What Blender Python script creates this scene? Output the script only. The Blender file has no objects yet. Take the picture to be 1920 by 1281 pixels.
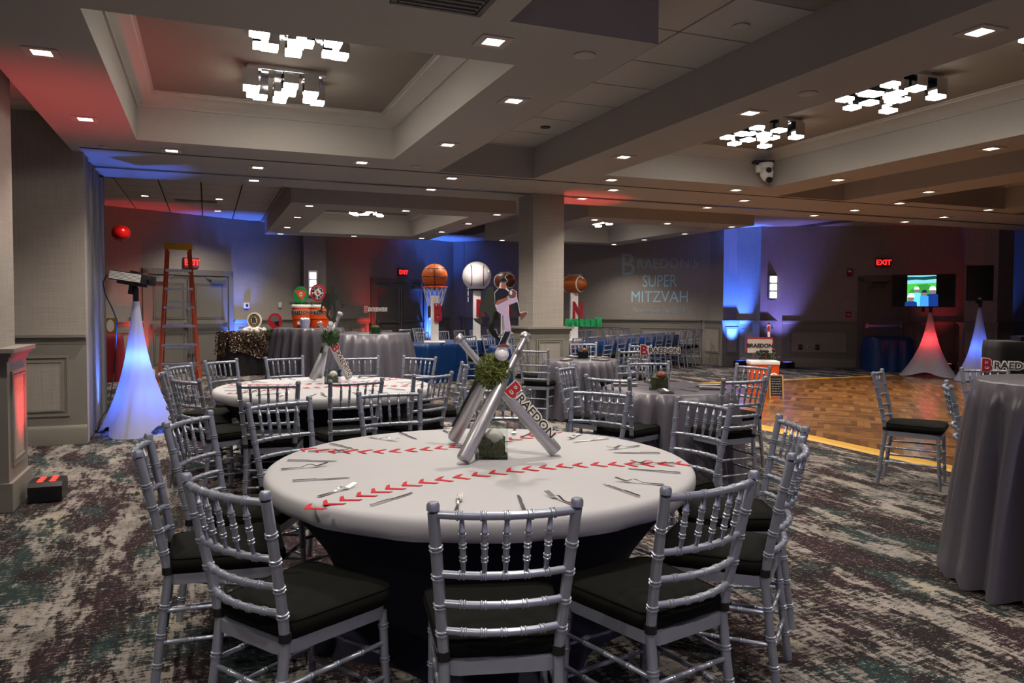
import bpy, bmesh, math, random
from mathutils import Vector, Matrix
PI = math.pi
sc = bpy.context.scene
COL = sc.collection

# ------------------------------------------------------------------ camera
F, YAW, PIT, ROLL, CY, CX, EYE = 1424.66, .381727, .0351108, .00359, 624.375, 960., 1.46
FW = Vector((math.sin(YAW)*math.cos(PIT), math.cos(YAW)*math.cos(PIT), -math.sin(PIT)))
RT = Vector((math.cos(YAW), -math.sin(YAW), 0)); UP = RT.cross(FW)
RT, UP = RT*math.cos(ROLL)+UP*math.sin(ROLL), UP*math.cos(ROLL)-RT*math.sin(ROLL)
cam = bpy.data.cameras.new('camera'); camo = bpy.data.objects.new('camera', cam); COL.objects.link(camo)
cam.sensor_width = 36; cam.lens = F/1920*36; cam.shift_y = -(640.5-CY)/1920; cam.clip_end = 200; cam.clip_start = .05
M = Matrix((RT, UP, -FW)).transposed().to_4x4(); M.translation = Vector((0, 0, EYE)); camo.matrix_world = M
sc.camera = camo

# ------------------------------------------------------------------ world, exposure
w = bpy.data.worlds.new('world'); sc.world = w; w.use_nodes = True
w.node_tree.nodes['Background'].inputs[0].default_value = (.5, .5, .55, 1)
w.node_tree.nodes['Background'].inputs[1].default_value = .02
sc.view_settings.view_transform = 'Standard'; sc.view_settings.look = 'None'
sc.view_settings.gamma = 1; sc.view_settings.use_curve_mapping = False
sc.view_settings.exposure = 0.38
sc.cycles.use_denoising = True
sc.cycles.use_adaptive_sampling = True; sc.cycles.adaptive_threshold = .05
sc.cycles.max_bounces = 5; sc.cycles.diffuse_bounces = 3; sc.cycles.glossy_bounces = 2; sc.cycles.transmission_bounces = 6
sc.cycles.sample_clamp_indirect = 4
DOWN_W = 108.0      # power of one recessed downlight
TUBE_E = 24.0      # radiance of the ceiling fixtures' glass
WASH = 3.5         # scale of the coloured uplights

def ray(px, py): return FW + RT*((px-CX)/F) - UP*((py-CY)/F)
def at(px, py, z=0.):                 # a measured image point on the horizontal plane z
    r = ray(px, py); t = (z-EYE)/r.z; return Vector((r.x*t, r.y*t, z))
def far(px, py, d):                   # a measured image point at distance d
    r = ray(px, py)*d; return Vector((r.x, r.y, r.z+EYE))

# ------------------------------------------------------------------ materials
def lin(c):
    if isinstance(c, str):
        c = c.lstrip('#'); c = [int(c[i:i+2], 16)/255 for i in (0, 2, 4)]
    return tuple((x/12.92 if x <= .04045 else ((x+.055)/1.055)**2.4) for x in c)+(1,)
MATS = {}
def mat(name, col, rough=.6, metal=0., spec=.5, bump=0., bscale=200., noise=0., nscale=8., emis=None, estr=0., trans=0., ior=1.45, coat=0., sheen=0., alpha=1., stretch=None, transl=0.):
    if name in MATS: return MATS[name]
    m = bpy.data.materials.new(name); m.use_nodes = True; MATS[name] = m
    nt = m.node_tree; b = nt.nodes['Principled BSDF']; L = nt.links
    c = lin(col); b.inputs['Base Color'].default_value = c
    b.inputs['Roughness'].default_value = rough; b.inputs['Metallic'].default_value = metal
    b.inputs['Specular IOR Level'].default_value = spec; b.inputs['IOR'].default_value = ior
    b.inputs['Transmission Weight'].default_value = trans; b.inputs['Coat Weight'].default_value = coat
    b.inputs['Sheen Weight'].default_value = sheen; b.inputs['Alpha'].default_value = alpha
    tc = nt.nodes.new('ShaderNodeTexCoord')
    src = tc.outputs['Object']
    if stretch:
        mp = nt.nodes.new('ShaderNodeMapping'); mp.inputs['Scale'].default_value = stretch; L.new(src, mp.inputs['Vector']); src = mp.outputs['Vector']
    if noise:
        n = nt.nodes.new('ShaderNodeTexNoise'); n.inputs['Scale'].default_value = nscale; n.inputs['Detail'].default_value = 4; L.new(src, n.inputs['Vector'])
        mx = nt.nodes.new('ShaderNodeMix'); mx.data_type = 'RGBA'; L.new(n.outputs['Fac'], mx.inputs['Factor'])
        mx.inputs['A'].default_value = tuple(x*(1-noise) for x in c[:3])+(1,); mx.inputs['B'].default_value = tuple(min(1, x*(1+noise)) for x in c[:3])+(1,)
        L.new(mx.outputs['Result'], b.inputs['Base Color'])
    if bump:
        n = nt.nodes.new('ShaderNodeTexNoise'); n.inputs['Scale'].default_value = bscale; n.inputs['Detail'].default_value = 3; L.new(src, n.inputs['Vector'])
        bp = nt.nodes.new('ShaderNodeBump'); bp.inputs['Strength'].default_value = bump; bp.inputs['Distance'].default_value = .004
        L.new(n.outputs['Fac'], bp.inputs['Height']); L.new(bp.outputs['Normal'], b.inputs['Normal'])
    if emis: b.inputs['Emission Color'].default_value = lin(emis); b.inputs['Emission Strength'].default_value = estr
    if transl:
        t = nt.nodes.new('ShaderNodeBsdfTranslucent'); t.inputs[0].default_value = c
        ms = nt.nodes.new('ShaderNodeMixShader'); ms.inputs[0].default_value = transl
        L.new(b.outputs[0], ms.inputs[1]); L.new(t.outputs[0], ms.inputs[2]); L.new(ms.outputs[0], nt.nodes['Material Output'].inputs[0])
    return m

def weave_mat(name, col, sx, sz, amt):
    """woven wall covering: fine crossed threads"""
    m = mat(name, col, .85, spec=.2); nt = m.node_tree; L = nt.links; b = nt.nodes['Principled BSDF']
    tc = nt.nodes['Texture Coordinate']; hs = []
    for s in ((sx, sx, 2.5), (2.5, 2.5, sz)):
        mp = nt.nodes.new('ShaderNodeMapping'); mp.inputs['Scale'].default_value = s; L.new(tc.outputs['Object'], mp.inputs['Vector'])
        n = nt.nodes.new('ShaderNodeTexNoise'); n.inputs['Scale'].default_value = 1; n.inputs['Detail'].default_value = 2; L.new(mp.outputs[0], n.inputs['Vector']); hs.append(n)
    ad = nt.nodes.new('ShaderNodeMath'); ad.operation = 'ADD'; L.new(hs[0].outputs['Fac'], ad.inputs[0]); L.new(hs[1].outputs['Fac'], ad.inputs[1])
    rm = nt.nodes.new('ShaderNodeMapRange'); rm.inputs['From Min'].default_value = .7; rm.inputs['From Max'].default_value = 1.3
    rm.inputs['To Min'].default_value = 1-amt; rm.inputs['To Max'].default_value = 1+amt; L.new(ad.outputs[0], rm.inputs['Value'])
    mx = nt.nodes.new('ShaderNodeMix'); mx.data_type = 'RGBA'; mx.blend_type = 'MULTIPLY'; mx.inputs['Factor'].default_value = 1
    mx.inputs['A'].default_value = lin(col); L.new(rm.outputs[0], mx.inputs['B']); L.new(mx.outputs['Result'], b.inputs['Base Color'])
    return m

weave_mat('wallcover', '#989189', 90, 90, .12)
mat('wainscot', '#7f7b72', .5, noise=.05)
mat('soffit', '#a59f96', .8, bump=.15, bscale=60, noise=.04, nscale=20)
mat('coffer_panel', '#7d7469', .8, bump=.1, bscale=40, noise=.05)
mat('tile', '#b2aca3', .9, bump=.4, bscale=90, noise=.05, nscale=60)
mat('grid', '#6b655e', .7)
mat('door', '#6f6b64', .5, noise=.04)
mat('steel', '#b9bcc0', .3, metal=1.)
mat('chrome', '#d6d6da', .08, metal=1.)
mat('chair_silver', '#9aa0ae', .34, metal=.6, noise=.06, nscale=30, bump=.05, bscale=60)
mat('cushion', '#0b0c08', .92, spec=.2, bump=.2, bscale=300)
mat('strap', '#08080a', .7)
mat('cloth_white', '#a9a9ac', .85, bump=.06, bscale=300, noise=.02)
mat('cloth_navy', '#0c0d24', .75, bump=.05, bscale=300)
mat('red_felt', '#b01722', .8)
mat('cloth_grey', '#55525a', .3, bump=.08, bscale=200, noise=.05, spec=.5)
mat('cloth_blue', '#0f3468', .34, bump=.08, bscale=150)
mat('cloth_black', '#0b0b0e', .8, bump=.1)
mat('cloth_red', '#7d0f1d', .6)
mat('lycra', '#b3b1b8', .7, transl=.5)
mat('black', '#0d0d0f', .45)
mat('black_plastic', '#17171a', .35)
mat('white', '#e9e7e3', .5)
mat('white_gloss', '#eeeef2', .18)
mat('bat', '#b4b4b8', .36, metal=.7, bump=.03, bscale=30)
mat('grass', '#5d6b2a', .8, noise=.5, nscale=40)
mat('grass_dark', '#24401d', .8, noise=.5, nscale=40)
mat('moss', '#56573a', .9, noise=.6, nscale=50, bump=1, bscale=80)
mat('glass', '#ffffff', .02, trans=1., ior=1.3)
mat('lens', '#ffffff', .5, emis='#fff1dc', estr=7)
mat('glow', '#ffffff', .5, emis='#fff6ea', estr=TUBE_E)
mat('sconce_glow', '#ffffff', .5, emis='#fff2dd', estr=2.6)
mat('lamp_trim', '#b5aca2', .6)
mat('ladder_orange', '#d04e1e', .5)
mat('aluminium', '#b4b4b2', .38, metal=.8)
mat('ladder_yellow', '#d8a50f', .5)
mat('orange', '#e2541c', .42)
mat('exit_red', '#ff3030', .5, emis='#ff2a2a', estr=1.5)
mat('exit_body', '#7a3a3a', .5)
mat('alarm_red', '#a01818', .4)
mat('projected', '#a9d2e4', .9)  # projector beam's light put into a plain pale colour
mat('projected_faint', '#a3b1b6', .9)  # dimmer parts of the beam, also painted as colour
mat('yellow_trim', '#b98c24', .5)
mat('cutlery', '#c9c8c8', .18, metal=1.)
mat('balloon', '#c8140f', .22, coat=.4)
mat('plate_white', '#d9d7d0', .5)
mat('teal', '#3f8c94', .5)
mat('green', '#0f8a4c', .6)
mat('skin', '#b06a4c', .7)
mat('jersey', '#171a2c', .8)
mat('pants', '#cdb6d3', .8)
mat('dark_board', '#33372f', .8, noise=.3, nscale=60)
mat('shoe', '#7c4a48', .7)
mat('basketball', '#c25a1c', .45, bump=.3, bscale=250)
mat('football', '#6a3416', .4, bump=.3, bscale=200)
mat('football_orange', '#a6551c', .4, bump=.3, bscale=200)
mat('napkin', '#4c4744', .8)
mat('gold', '#c9a04a', .35, metal=.6)
mat('bruin_black', '#151414', .6)
mat('fabric_red', '#b3152a', .6)
mat('grey_helmet', '#6f6a66', .35)
mat('chalk', '#1a1a1c', .8)
mat('chalk_white', '#cfcfcf', .9)
mat('pine', '#b08a58', .6)
mat('letter_black', '#15151a', .5)
mat('letter_red', '#9c1526', .5)
mat('letter_cream', '#d8d2c8', .6)
mat('paper_blue', '#b9bfda', .4, noise=.25, nscale=60)
mat('flower_black', '#15141a', .7)
mat('leaf', '#2c4a22', .7, noise=.3)
mat('outlet_dark', '#2a2a2e', .5)
mat('feather', '#d4cfc6', .95, bump=1, bscale=120)
mat('jamb', '#55524d', .45)

def carpet_mat():
    m = mat('carpet', '#8a8378', .95, spec=.15); nt = m.node_tree; L = nt.links; b = nt.nodes['Principled BSDF']; tc = nt.nodes['Texture Coordinate']
    def noise(scale, sx, sy, detail=5, rough=.6, off=0):
        mp = nt.nodes.new('ShaderNodeMapping'); mp.inputs['Scale'].default_value = (sx, sy, 1); mp.inputs['Location'].default_value = (off, off*.7, 0)
        L.new(tc.outputs['Object'], mp.inputs['Vector'])
        n = nt.nodes.new('ShaderNodeTexNoise'); n.inputs['Scale'].default_value = scale; n.inputs['Detail'].default_value = detail; n.inputs['Roughness'].default_value = rough
        L.new(mp.outputs[0], n.inputs['Vector']); return n.outputs['Fac']
    def math_(op, a, b2):
        n = nt.nodes.new('ShaderNodeMath'); n.operation = op
        for i, v in enumerate((a, b2)):
            if isinstance(v, (int, float)): n.inputs[i].default_value = v
            else: L.new(v, n.inputs[i])
        return n.outputs[0]
    def step(v, lo, hi):
        n = nt.nodes.new('ShaderNodeMapRange'); n.interpolation_type = 'SMOOTHSTEP'; n.inputs['From Min'].default_value = lo; n.inputs['From Max'].default_value = hi; L.new(v, n.inputs['Value']); return n.outputs[0]
    def mix(f, a, c2):
        n = nt.nodes.new('ShaderNodeMix'); n.data_type = 'RGBA'; L.new(f, n.inputs['Factor'])
        for k, v in (('A', a), ('B', c2)):
            if isinstance(v, str): n.inputs[k].default_value = lin(v)
            else: L.new(v, n.inputs[k])
        return n.outputs['Result']
    grain = noise(1, 13, 46, 6, .84)          # short dashes across the room
    streak = noise(1, 30, 6, 6, .8, 3)       # streaks along the room
    brk = math_('ADD', math_('MULTIPLY', grain, .55), math_('MULTIPLY', streak, .45))
    def layer(sx, sy, off, wgt):
        return math_('ADD', math_('MULTIPLY', noise(1, sx, sy, 3, .6, off), wgt), math_('MULTIPLY', brk, 1-wgt))
    base = mix(step(layer(4, 2.5, 9, .5), .44, .56), '#8d8680', '#6a6560')
    yel = mix(step(layer(2.4, 1.2, 21, .5), .53, .57), base, '#948d7d')
    hue = noise(1, 2.6, 1.3, 3, .6, 47)
    dark = mix(step(hue, .44, .49), '#2c1d22', '#201c1d'); dark = mix(step(hue, .54, .58), dark, '#243232')
    big = mix(step(layer(3.4, 1.0, 33, .46), .477, .5), yel, dark)
    mid = mix(step(layer(9, 3.2, 87, .45), .525, .545), big, dark)
    fine = math_('ADD', math_('MULTIPLY', noise(1, 36, 100, 4, .8, 70), .5), math_('MULTIPLY', brk, .5))
    out = mix(step(fine, .545, .562), mid, '#2a2627')
    fine2 = math_('ADD', math_('MULTIPLY', noise(1, 40, 110, 4, .8, 91), .5), math_('MULTIPLY', brk, .5))
    inv = nt.nodes.new('ShaderNodeMapRange'); inv.inputs['From Min'].default_value = .452; inv.inputs['From Max'].default_value = .436; L.new(fine2, inv.inputs['Value'])
    out = mix(inv.outputs[0], out, '#8f887d')
    L.new(out, b.inputs['Base Color'])
    pile = nt.nodes.new('ShaderNodeTexNoise'); pile.inputs['Scale'].default_value = 400; L.new(tc.outputs['Object'], pile.inputs['Vector'])
    bp = nt.nodes.new('ShaderNodeBump'); bp.inputs['Strength'].default_value = .5; bp.inputs['Distance'].default_value = .004; L.new(pile.outputs['Fac'], bp.inputs['Height']); L.new(bp.outputs['Normal'], b.inputs['Normal'])
carpet_mat()

def island_mat(name, stops, rough, coat=0.):
    """colour drawn per separate piece of the mesh"""
    m = mat(name, '#888888', rough, coat=coat); nt = m.node_tree; L = nt.links; b = nt.nodes['Principled BSDF']
    g = nt.nodes.new('ShaderNodeNewGeometry'); r = nt.nodes.new('ShaderNodeValToRGB'); L.new(g.outputs['Random Per Island'], r.inputs[0])
    el = r.color_ramp.elements
    while len(el) < len(stops): el.new(.5)
    for e, (p, c) in zip(el, stops): e.position = p; e.color = lin(c)
    L.new(r.outputs[0], b.inputs['Base Color'])
    b.inputs['Coat Roughness'].default_value = .12
    return m
island_mat('parquet', ((0, '#4e2f12'), (.5, '#734a20'), (1, '#8f6230')), .33, coat=.5)
island_mat('sequin', ((0, '#100d0e'), (.55, '#3a2420'), (.93, '#6d5636'), (1, '#e8dcc0')), .25)
island_mat('blade', ((0, '#2e3a14'), (.5, '#5c6b2a'), (1, '#8d9445')), .8)
island_mat('blade_dark', ((0, '#12240e'), (.5, '#24421d'), (1, '#4a6a34')), .8)

# ------------------------------------------------------------------ mesh collecting
class MB:
    def __init__(s): s.v = []; s.f = []; s.m = []; s.cur = 0
    def add(s, vs, fs):
        o = len(s.v); s.v += [tuple(v) for v in vs]; s.f += [tuple(i+o for i in f) for f in fs]; s.m += [s.cur]*len(fs); return s
    def box(s, x0, x1, y0, y1, z0, z1, bev=0.):
        if bev:
            bm = bmesh.new(); bmesh.ops.create_cube(bm, size=1)
            for v in bm.verts: v.co = ((x0+x1)/2+v.co.x*(x1-x0), (y0+y1)/2+v.co.y*(y1-y0), (z0+z1)/2+v.co.z*(z1-z0))
            bmesh.ops.bevel(bm, geom=bm.edges[:], offset=bev, segments=2, affect='EDGES', profile=.6)
            bm.verts.index_update(); s.add([v.co for v in bm.verts], [[v.index for v in f.verts] for f in bm.faces]); bm.free(); return s
        return s.add([(x, y, z) for z in (z0, z1) for y in (y0, y1) for x in (x0, x1)],
                     [(0, 2, 3, 1), (4, 5, 7, 6), (0, 1, 5, 4), (1, 3, 7, 5), (3, 2, 6, 7), (2, 0, 4, 6)])
    def bar(s, a, b, wx, wy, up=(0, 0, 1)):
        a, b = Vector(a), Vector(b); d = (b-a).normalized(); x = d.cross(Vector(up))
        x = x.normalized() if x.length > 1e-4 else Vector((1, 0, 0)); y = x.cross(d)
        vs = [p+x*sx*wx/2+y*sy*wy/2 for p in (a, b) for sy in (-1, 1) for sx in (-1, 1)]
        return s.add(vs, [(0, 2, 3, 1), (4, 5, 7, 6), (0, 1, 5, 4), (1, 3, 7, 5), (3, 2, 6, 7), (2, 0, 4, 6)])
    def tube(s, pts, rad, n=8, cap=True):
        pts = [Vector(p) for p in pts]; k = len(pts)
        if isinstance(rad, (int, float)): rad = [rad]*k
        T = [(pts[min(i+1, k-1)]-pts[max(i-1, 0)]).normalized() for i in range(k)]
        r0 = Vector((0, 0, 1)) if abs(T[0].z) < .9 else Vector((1, 0, 0)); nx = T[0].cross(r0).normalized()
        vs = []
        for i in range(k):
            nx = (nx-T[i]*nx.dot(T[i])).normalized(); ny = T[i].cross(nx)
            vs += [pts[i]+(nx*math.cos(2*PI*j/n)+ny*math.sin(2*PI*j/n))*rad[i] for j in range(n)]
        fs = [(i*n+j, i*n+(j+1) % n, (i+1)*n+(j+1) % n, (i+1)*n+j) for i in range(k-1) for j in range(n)]
        if cap: fs += [tuple(range(n-1, -1, -1)), tuple((k-1)*n+j for j in range(n))]
        return s.add(vs, fs)
    def lathe(s, prof, n=24, c=(0, 0, 0), mod=None):
        k = len(prof); vs = []
        for i, (r, z) in enumerate(prof):
            for j in range(n):
                a = 2*PI*j/n; q = mod(i/(k-1), a, r) if mod else r
                vs.append((c[0]+q*math.cos(a), c[1]+q*math.sin(a), c[2]+z))
        fs = [(i*n+j, i*n+(j+1) % n, (i+1)*n+(j+1) % n, (i+1)*n+j) for i in range(k-1) for j in range(n)]
        if prof[0][0] > 1e-5: fs.append(tuple(range(n-1, -1, -1)))
        if prof[-1][0] > 1e-5: fs.append(tuple((k-1)*n+j for j in range(n)))
        return s.add(vs, fs)
    def ball(s, c, r, n=20, k=12, sc_=(1, 1, 1)):
        vs = []; 
        for i in range(k+1):
            t = PI*i/k
            for j in range(n):
                a = 2*PI*j/n; vs.append((c[0]+r*sc_[0]*math.sin(t)*math.cos(a), c[1]+r*sc_[1]*math.sin(t)*math.sin(a), c[2]-r*sc_[2]*math.cos(t)))
        return s.add(vs, [(i*n+j, i*n+(j+1) % n, (i+1)*n+(j+1) % n, (i+1)*n+j) for i in range(k) for j in range(n)])
    def prism(s, poly, y0, y1):            # polygon in x,z with thickness along y
        n = len(poly)
        if sum(poly[i][0]*poly[(i+1) % n][1]-poly[(i+1) % n][0]*poly[i][1] for i in range(n)) < 0: poly = poly[::-1]
        vs = [(x, y, z) for y in (y0, y1) for x, z in poly]
        return s.add(vs, [tuple(range(n)), tuple(range(2*n-1, n-1, -1))]+[(i, n+i, n+(i+1) % n, (i+1) % n) for i in range(n)])
    def plate(s, poly, z0, z1):            # polygon in x,y with thickness along z
        n = len(poly)
        if sum(poly[i][0]*poly[(i+1) % n][1]-poly[(i+1) % n][0]*poly[i][1] for i in range(n)) < 0: poly = poly[::-1]
        vs = [(x, y, z) for z in (z0, z1) for x, y in poly]
        return s.add(vs, [tuple(range(n-1, -1, -1)), tuple(range(n, 2*n))]+[(i, (i+1) % n, n+(i+1) % n, n+i) for i in range(n)])
    def mesh(s, name, mats, smooth=True, ang=40):
        me = bpy.data.meshes.new(name); me.from_pydata(s.v, [], s.f)
        for m in (mats if isinstance(mats, (list, tuple)) else [mats]): me.materials.append(MATS[m])
        if isinstance(mats, (list, tuple)) and len(mats) > 1: me.polygons.foreach_set('material_index', s.m)
        bm = bmesh.new(); bm.from_mesh(me); bmesh.ops.remove_doubles(bm, verts=bm.verts, dist=1e-6); bmesh.ops.recalc_face_normals(bm, faces=bm.faces); bm.to_mesh(me); bm.free()
        if smooth:
            me.shade_smooth(); me.set_sharp_from_angle(angle=math.radians(ang))
        return me
    def build(s, name, mats, parent=None, smooth=True, ang=40): return obj(name, s.mesh(name, mats, smooth, ang), parent)

def obj(name, me, parent=None):
    o = bpy.data.objects.new(name, me); COL.objects.link(o)
    if parent is not None: o.parent = parent
    return o
def tag(o, label, cat, group=None, kind=None):
    o['label'] = label; o['category'] = cat
    if group: o['group'] = group
    if kind: o['kind'] = kind
    return o
def thing(name, label, cat, loc=(0, 0, 0), rz=0., group=None):
    o = bpy.data.objects.new(name, None); o.empty_display_size = .1; COL.objects.link(o)
    o.location = loc; o.rotation_euler = (0, 0, rz); return tag(o, label, cat, group)
def struct(o, label=None, cat=None):
    o['kind'] = 'structure'
    if label: o['label'] = label; o['category'] = cat
    return o
def dup(root, loc, rz, label, group=None):
    r = root.copy(); COL.objects.link(r); r.location = loc; r.rotation_euler = (0, 0, rz); r['label'] = label
    if group: r['group'] = group
    for ch in root.children:
        c = ch.copy(); COL.objects.link(c); c.parent = r
        for g in ch.children:
            d = g.copy(); COL.objects.link(d); d.parent = c
    return r
def light(name, kind, loc, power, col, parent=None, aim=None, **kw):
    l = bpy.data.lights.new(name, kind); l.energy = power; l.color = col[:3]
    for k, v in kw.items(): setattr(l, k, v)
    o = bpy.data.objects.new(name, l); COL.objects.link(o); o.location = loc
    if parent is not None: o.parent = parent
    if aim is not None: o.rotation_euler = (Vector(aim)-Vector(loc)).to_track_quat('-Z', 'Y').to_euler()
    return o
def text_mesh(txt, size, depth, m, offset=0., align='CENTER', sx=1., spacing=1.):
    c = bpy.data.curves.new('lettering', 'FONT'); c.body = txt; c.size = size; c.extrude = depth; c.offset = offset; c.align_x = align; c.align_y = 'CENTER'; c.resolution_u = 3; c.space_character = spacing
    o = bpy.data.objects.new('lettering', c); COL.objects.link(o)
    me = bpy.data.meshes.new_from_object(o.evaluated_get(bpy.context.evaluated_depsgraph_get()))
    bpy.data.objects.remove(o); bpy.data.curves.remove(c)
    for v in me.vertices: x, y, z = v.co; v.co = (x*sx, -z, y)       # stand it up: x right, z up, facing -y
    me.materials.clear(); me.materials.append(MATS[m]); me.name = 'lettering'; return me
ORD = ['first', 'second', 'third', 'fourth', 'fifth', 'sixth', 'seventh', 'eighth', 'ninth', 'tenth', 'eleventh', 'twelfth', 'thirteenth', 'fourteenth', 'fifteenth', 'sixteenth', 'seventeenth', 'eighteenth', 'nineteenth', 'twentieth']

# ================================================================== THE SETTING
SOF, TIL, PAN = 3.05, 3.43, 3.5
RAIL = 1.13
# ---- floor
m = MB(); m.box(-5, 21, -2.9, 26, -.1, 0); floor = struct(m.build('floor', 'carpet', smooth=False), 'mottled beige, maroon and teal patterned carpet', 'floor')

# ---- dance floor of herringbone blocks with a yellow edge
DX0, DX1, DY0, DY1 = 6.19, 13.6, 1.6, 12.0
m = MB(); m.box(DX0, DX1, DY0, DY1, 0, .012); df = struct(m.build('floor', 'pine', smooth=False), 'polished wooden parquet dance floor laid on the carpet', 'dance floor'); df.data.materials[0] = MATS['parquet']
m = MB(); bw, bl = .075, .375
cs = math.sqrt(.5); rng = random.Random(4)
for i in range(-24, 150):
    for j in range(-42, 134):
        for k in (0, 1):
            a = i*bw; b = j*bw
            if k == 0 and (i-j) % 10 == 0: x0, x1, y0, y1 = a, a+bl, b, b+bw
            elif k == 1 and (i-j) % 10 == 9: x0, x1, y0, y1 = a, a+bw, b, b+bl
            else: continue
            P4 = [(x0+.003, y0+.003), (x1-.003, y0+.003), (x1-.003, y1-.003), (x0+.003, y1-.003)]
            Q = [((x-y)*cs+9.0, (x+y)*cs+1.0) for x, y in P4]
            cx_, cy_ = sum(q[0] for q in Q)/4, sum(q[1] for q in Q)/4
            if DX0+.16 < cx_ < DX1-.1 and DY0+.1 < cy_ < DY1-.1:
                h = .0155+rng.random()*.0006
                m.add([(q[0], q[1], .012) for q in Q]+[(q[0], q[1], h) for q in Q], [(4, 5, 6, 7), (0, 1, 5, 4), (1, 2, 6, 5), (2, 3, 7, 6), (3, 0, 4, 7)])
pq = m.build('parquet_block', 'parquet', df, smooth=False); pq['kind'] = 'stuff'
for k, (a, b) in enumerate((((DX0-.02, DX0+.13), (DY0, DY1)), ((DX0-.02, DX1), (DY1-.1, DY1+.04)))):
    m = MB(); z = .017 if k == 0 else .0165
    m.add([(a[0]-.04, b[0], 0), (a[1], b[0], 0), (a[1], b[1], 0), (a[0]-.04, b[1], 0), (a[0], b[0], z), (a[1], b[0], z), (a[1], b[1], z), (a[0], b[1], z)], [(0, 3, 2, 1), (4, 5, 6, 7), (0, 1, 5, 4), (1, 2, 6, 5), (2, 3, 7, 6), (3, 0, 4, 7)])
    m.build('edge_trim', 'yellow_trim', df, smooth=False)

# ---- ceiling
m = MB(); m.box(-5, 21, -6, 26, 3.56, 3.7); ceil = struct(m.build('ceiling', 'grid', smooth=False), 'grey ceiling of dropped soffits, deep coffers and tile strips', 'ceiling')
def soffit(*r, z=SOF):
    for q in r:
        mm = MB(); mm.box(*q, z, 3.565); mm.build('soffit', 'soffit', ceil, smooth=False)
soffit((-1.28, 1.585, -6, 4.0), (-1.28, 2.555, 4.0, 4.7), (-1.28, -.615, 4.7, 8.2), (1.9, 2.555, 4.7, 8.2), (-1.28, 2.555, 8.2, 8.74),
       (-1.28, 21, 8.74, 10.68), (3.79, 4.48, -6, 8.74), (4.48, 6.95, 8.17, 8.74), (6.95, 7.6, -6, 8.74), (8.83, 9.56, -6, 8.74), (9.56, 11.9, 8.45, 8.74), (11.9, 12.6, -6, 8.74),
       (4.48, 6.95, -6, 1.4), (9.56, 11.9, -6, 1.4))
BOXES = ((1.22, 4.97, 12.2, 17.9, 1.86, 4.36, 12.9, 17.1), (6.27, 9.92, 12.05, 17.4, 6.95, 9.37, 12.75, 16.85))
for x0, x1, y0, y1, a, b, c, d in BOXES:
    soffit((x0, a, y0, y1), (b, x1, y0, y1), (a, b, y0, c), (a, b, d, y1))
# coffer panels and crown mouldings
def crown(x0, x1, y0, y1, zb=3.37, zt=PAN, wd=.17):
    prof = [(0, zb), (.018, zb), (.02, zb+.02), (.05, zb+.045), (.1, zb+.085), (.14, zb+.1), (.15, zt-.015), (wd, zt-.012), (wd, zt)]
    cs_ = [(x0, y0, 1, 1), (x1, y0, -1, 1), (x1, y1, -1, -1), (x0, y1, 1, -1)]; n = len(prof); vs = []
    for x, y, sx, sy in cs_: vs += [(x+sx*p, y+sy*p, z) for p, z in prof]
    mm = MB(); mm.add(vs, [(i*n+k, i*n+k+1, ((i+1) % 4)*n+k+1, ((i+1) % 4)*n+k) for i in range(4) for k in range(n-1)])
    mm.build('crown_molding', 'soffit', ceil, ang=30)
for q in ((-.615, 1.9, 4.7, 8.2), (4.48, 6.95, 1.4, 8.17), (9.56, 11.9, 1.4, 8.45))+tuple(b[4:] for b in BOXES):
    mm = MB(); mm.box(*q, PAN, 3.565); mm.build('coffer_panel', 'coffer_panel', ceil, smooth=False); crown(*q)
# ceiling tiles
tm = MB(); tm.box(-.306, .306, -.324, .324, 0, .02, .004); tme = tm.mesh('tile', 'tile')
def tiles(x0, x1, y0, y1, ox=3.163, oy=5.346, skip=()):
    i0 = math.floor((x0-ox)/.63); j0 = math.floor((y0-oy)/.666); n = 0
    for i in range(i0, i0+60):
        for j in range(j0, j0+60):
            a, b = ox+i*.63, oy+j*.666
            if a >= x1 or b >= y1 or a+.63 <= x0 or b+.666 <= y0: continue
            if any(s[0] < a and a+.63 < s[1] and s[2] < b and b+.666 < s[3] for s in skip): continue
            o = obj('tile', tme, ceil); o.location = (a+.315, b+.333, TIL); n += 1
    return n
tiles(1.585, 3.79, 2.7, 3.99); tiles(2.555, 3.79, 4.0, 8.74); tiles(7.6, 8.83, 5.0, 8.74); tiles(-2.9, -1.28, 6.0, 9.1); tiles(12.6, 14.4, 7.0, 8.74)
SK = [b[:4] for b in BOXES]
tiles(-2.6, 1.24, 10.68, 18.6, -.70, 13.444, SK); tiles(4.95, 6.29, 12.0, 19.8, -.70, 13.444, SK); tiles(9.9, 13.4, 10.68, 15.6, -.70, 13.444, SK)
tiles(1.24, 9.9, 10.68, 12.2, -.70, 13.444, SK)
m = MB(); m.box(-5, -2.6, 10.68, 26, TIL, 3.56); m.box(1.2, 9.95, 17.3, 26, TIL, 3.56); m.box(13.3, 21, 10.68, 26, TIL, 3.56); m.box(9.9, 14, 15.5, 26, TIL, 3.56); m.box(-5, -2.9, -6, 9.1, TIL, 3.56); m.box(14.4, 21, -6, 8.74, TIL, 3.56); m.box(12.6, 14.4, -6, 7.1, TIL, 3.56); m.box(7.6, 8.83, -6, 5.1, TIL, 3.56); m.box(1.585, 3.79, -6, 2.8, TIL, 3.56); m.box(-2.9, -1.28, -6, 6.1, TIL, 3.56)
m.build('plain_ceiling', 'tile', ceil, smooth=False)
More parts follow.
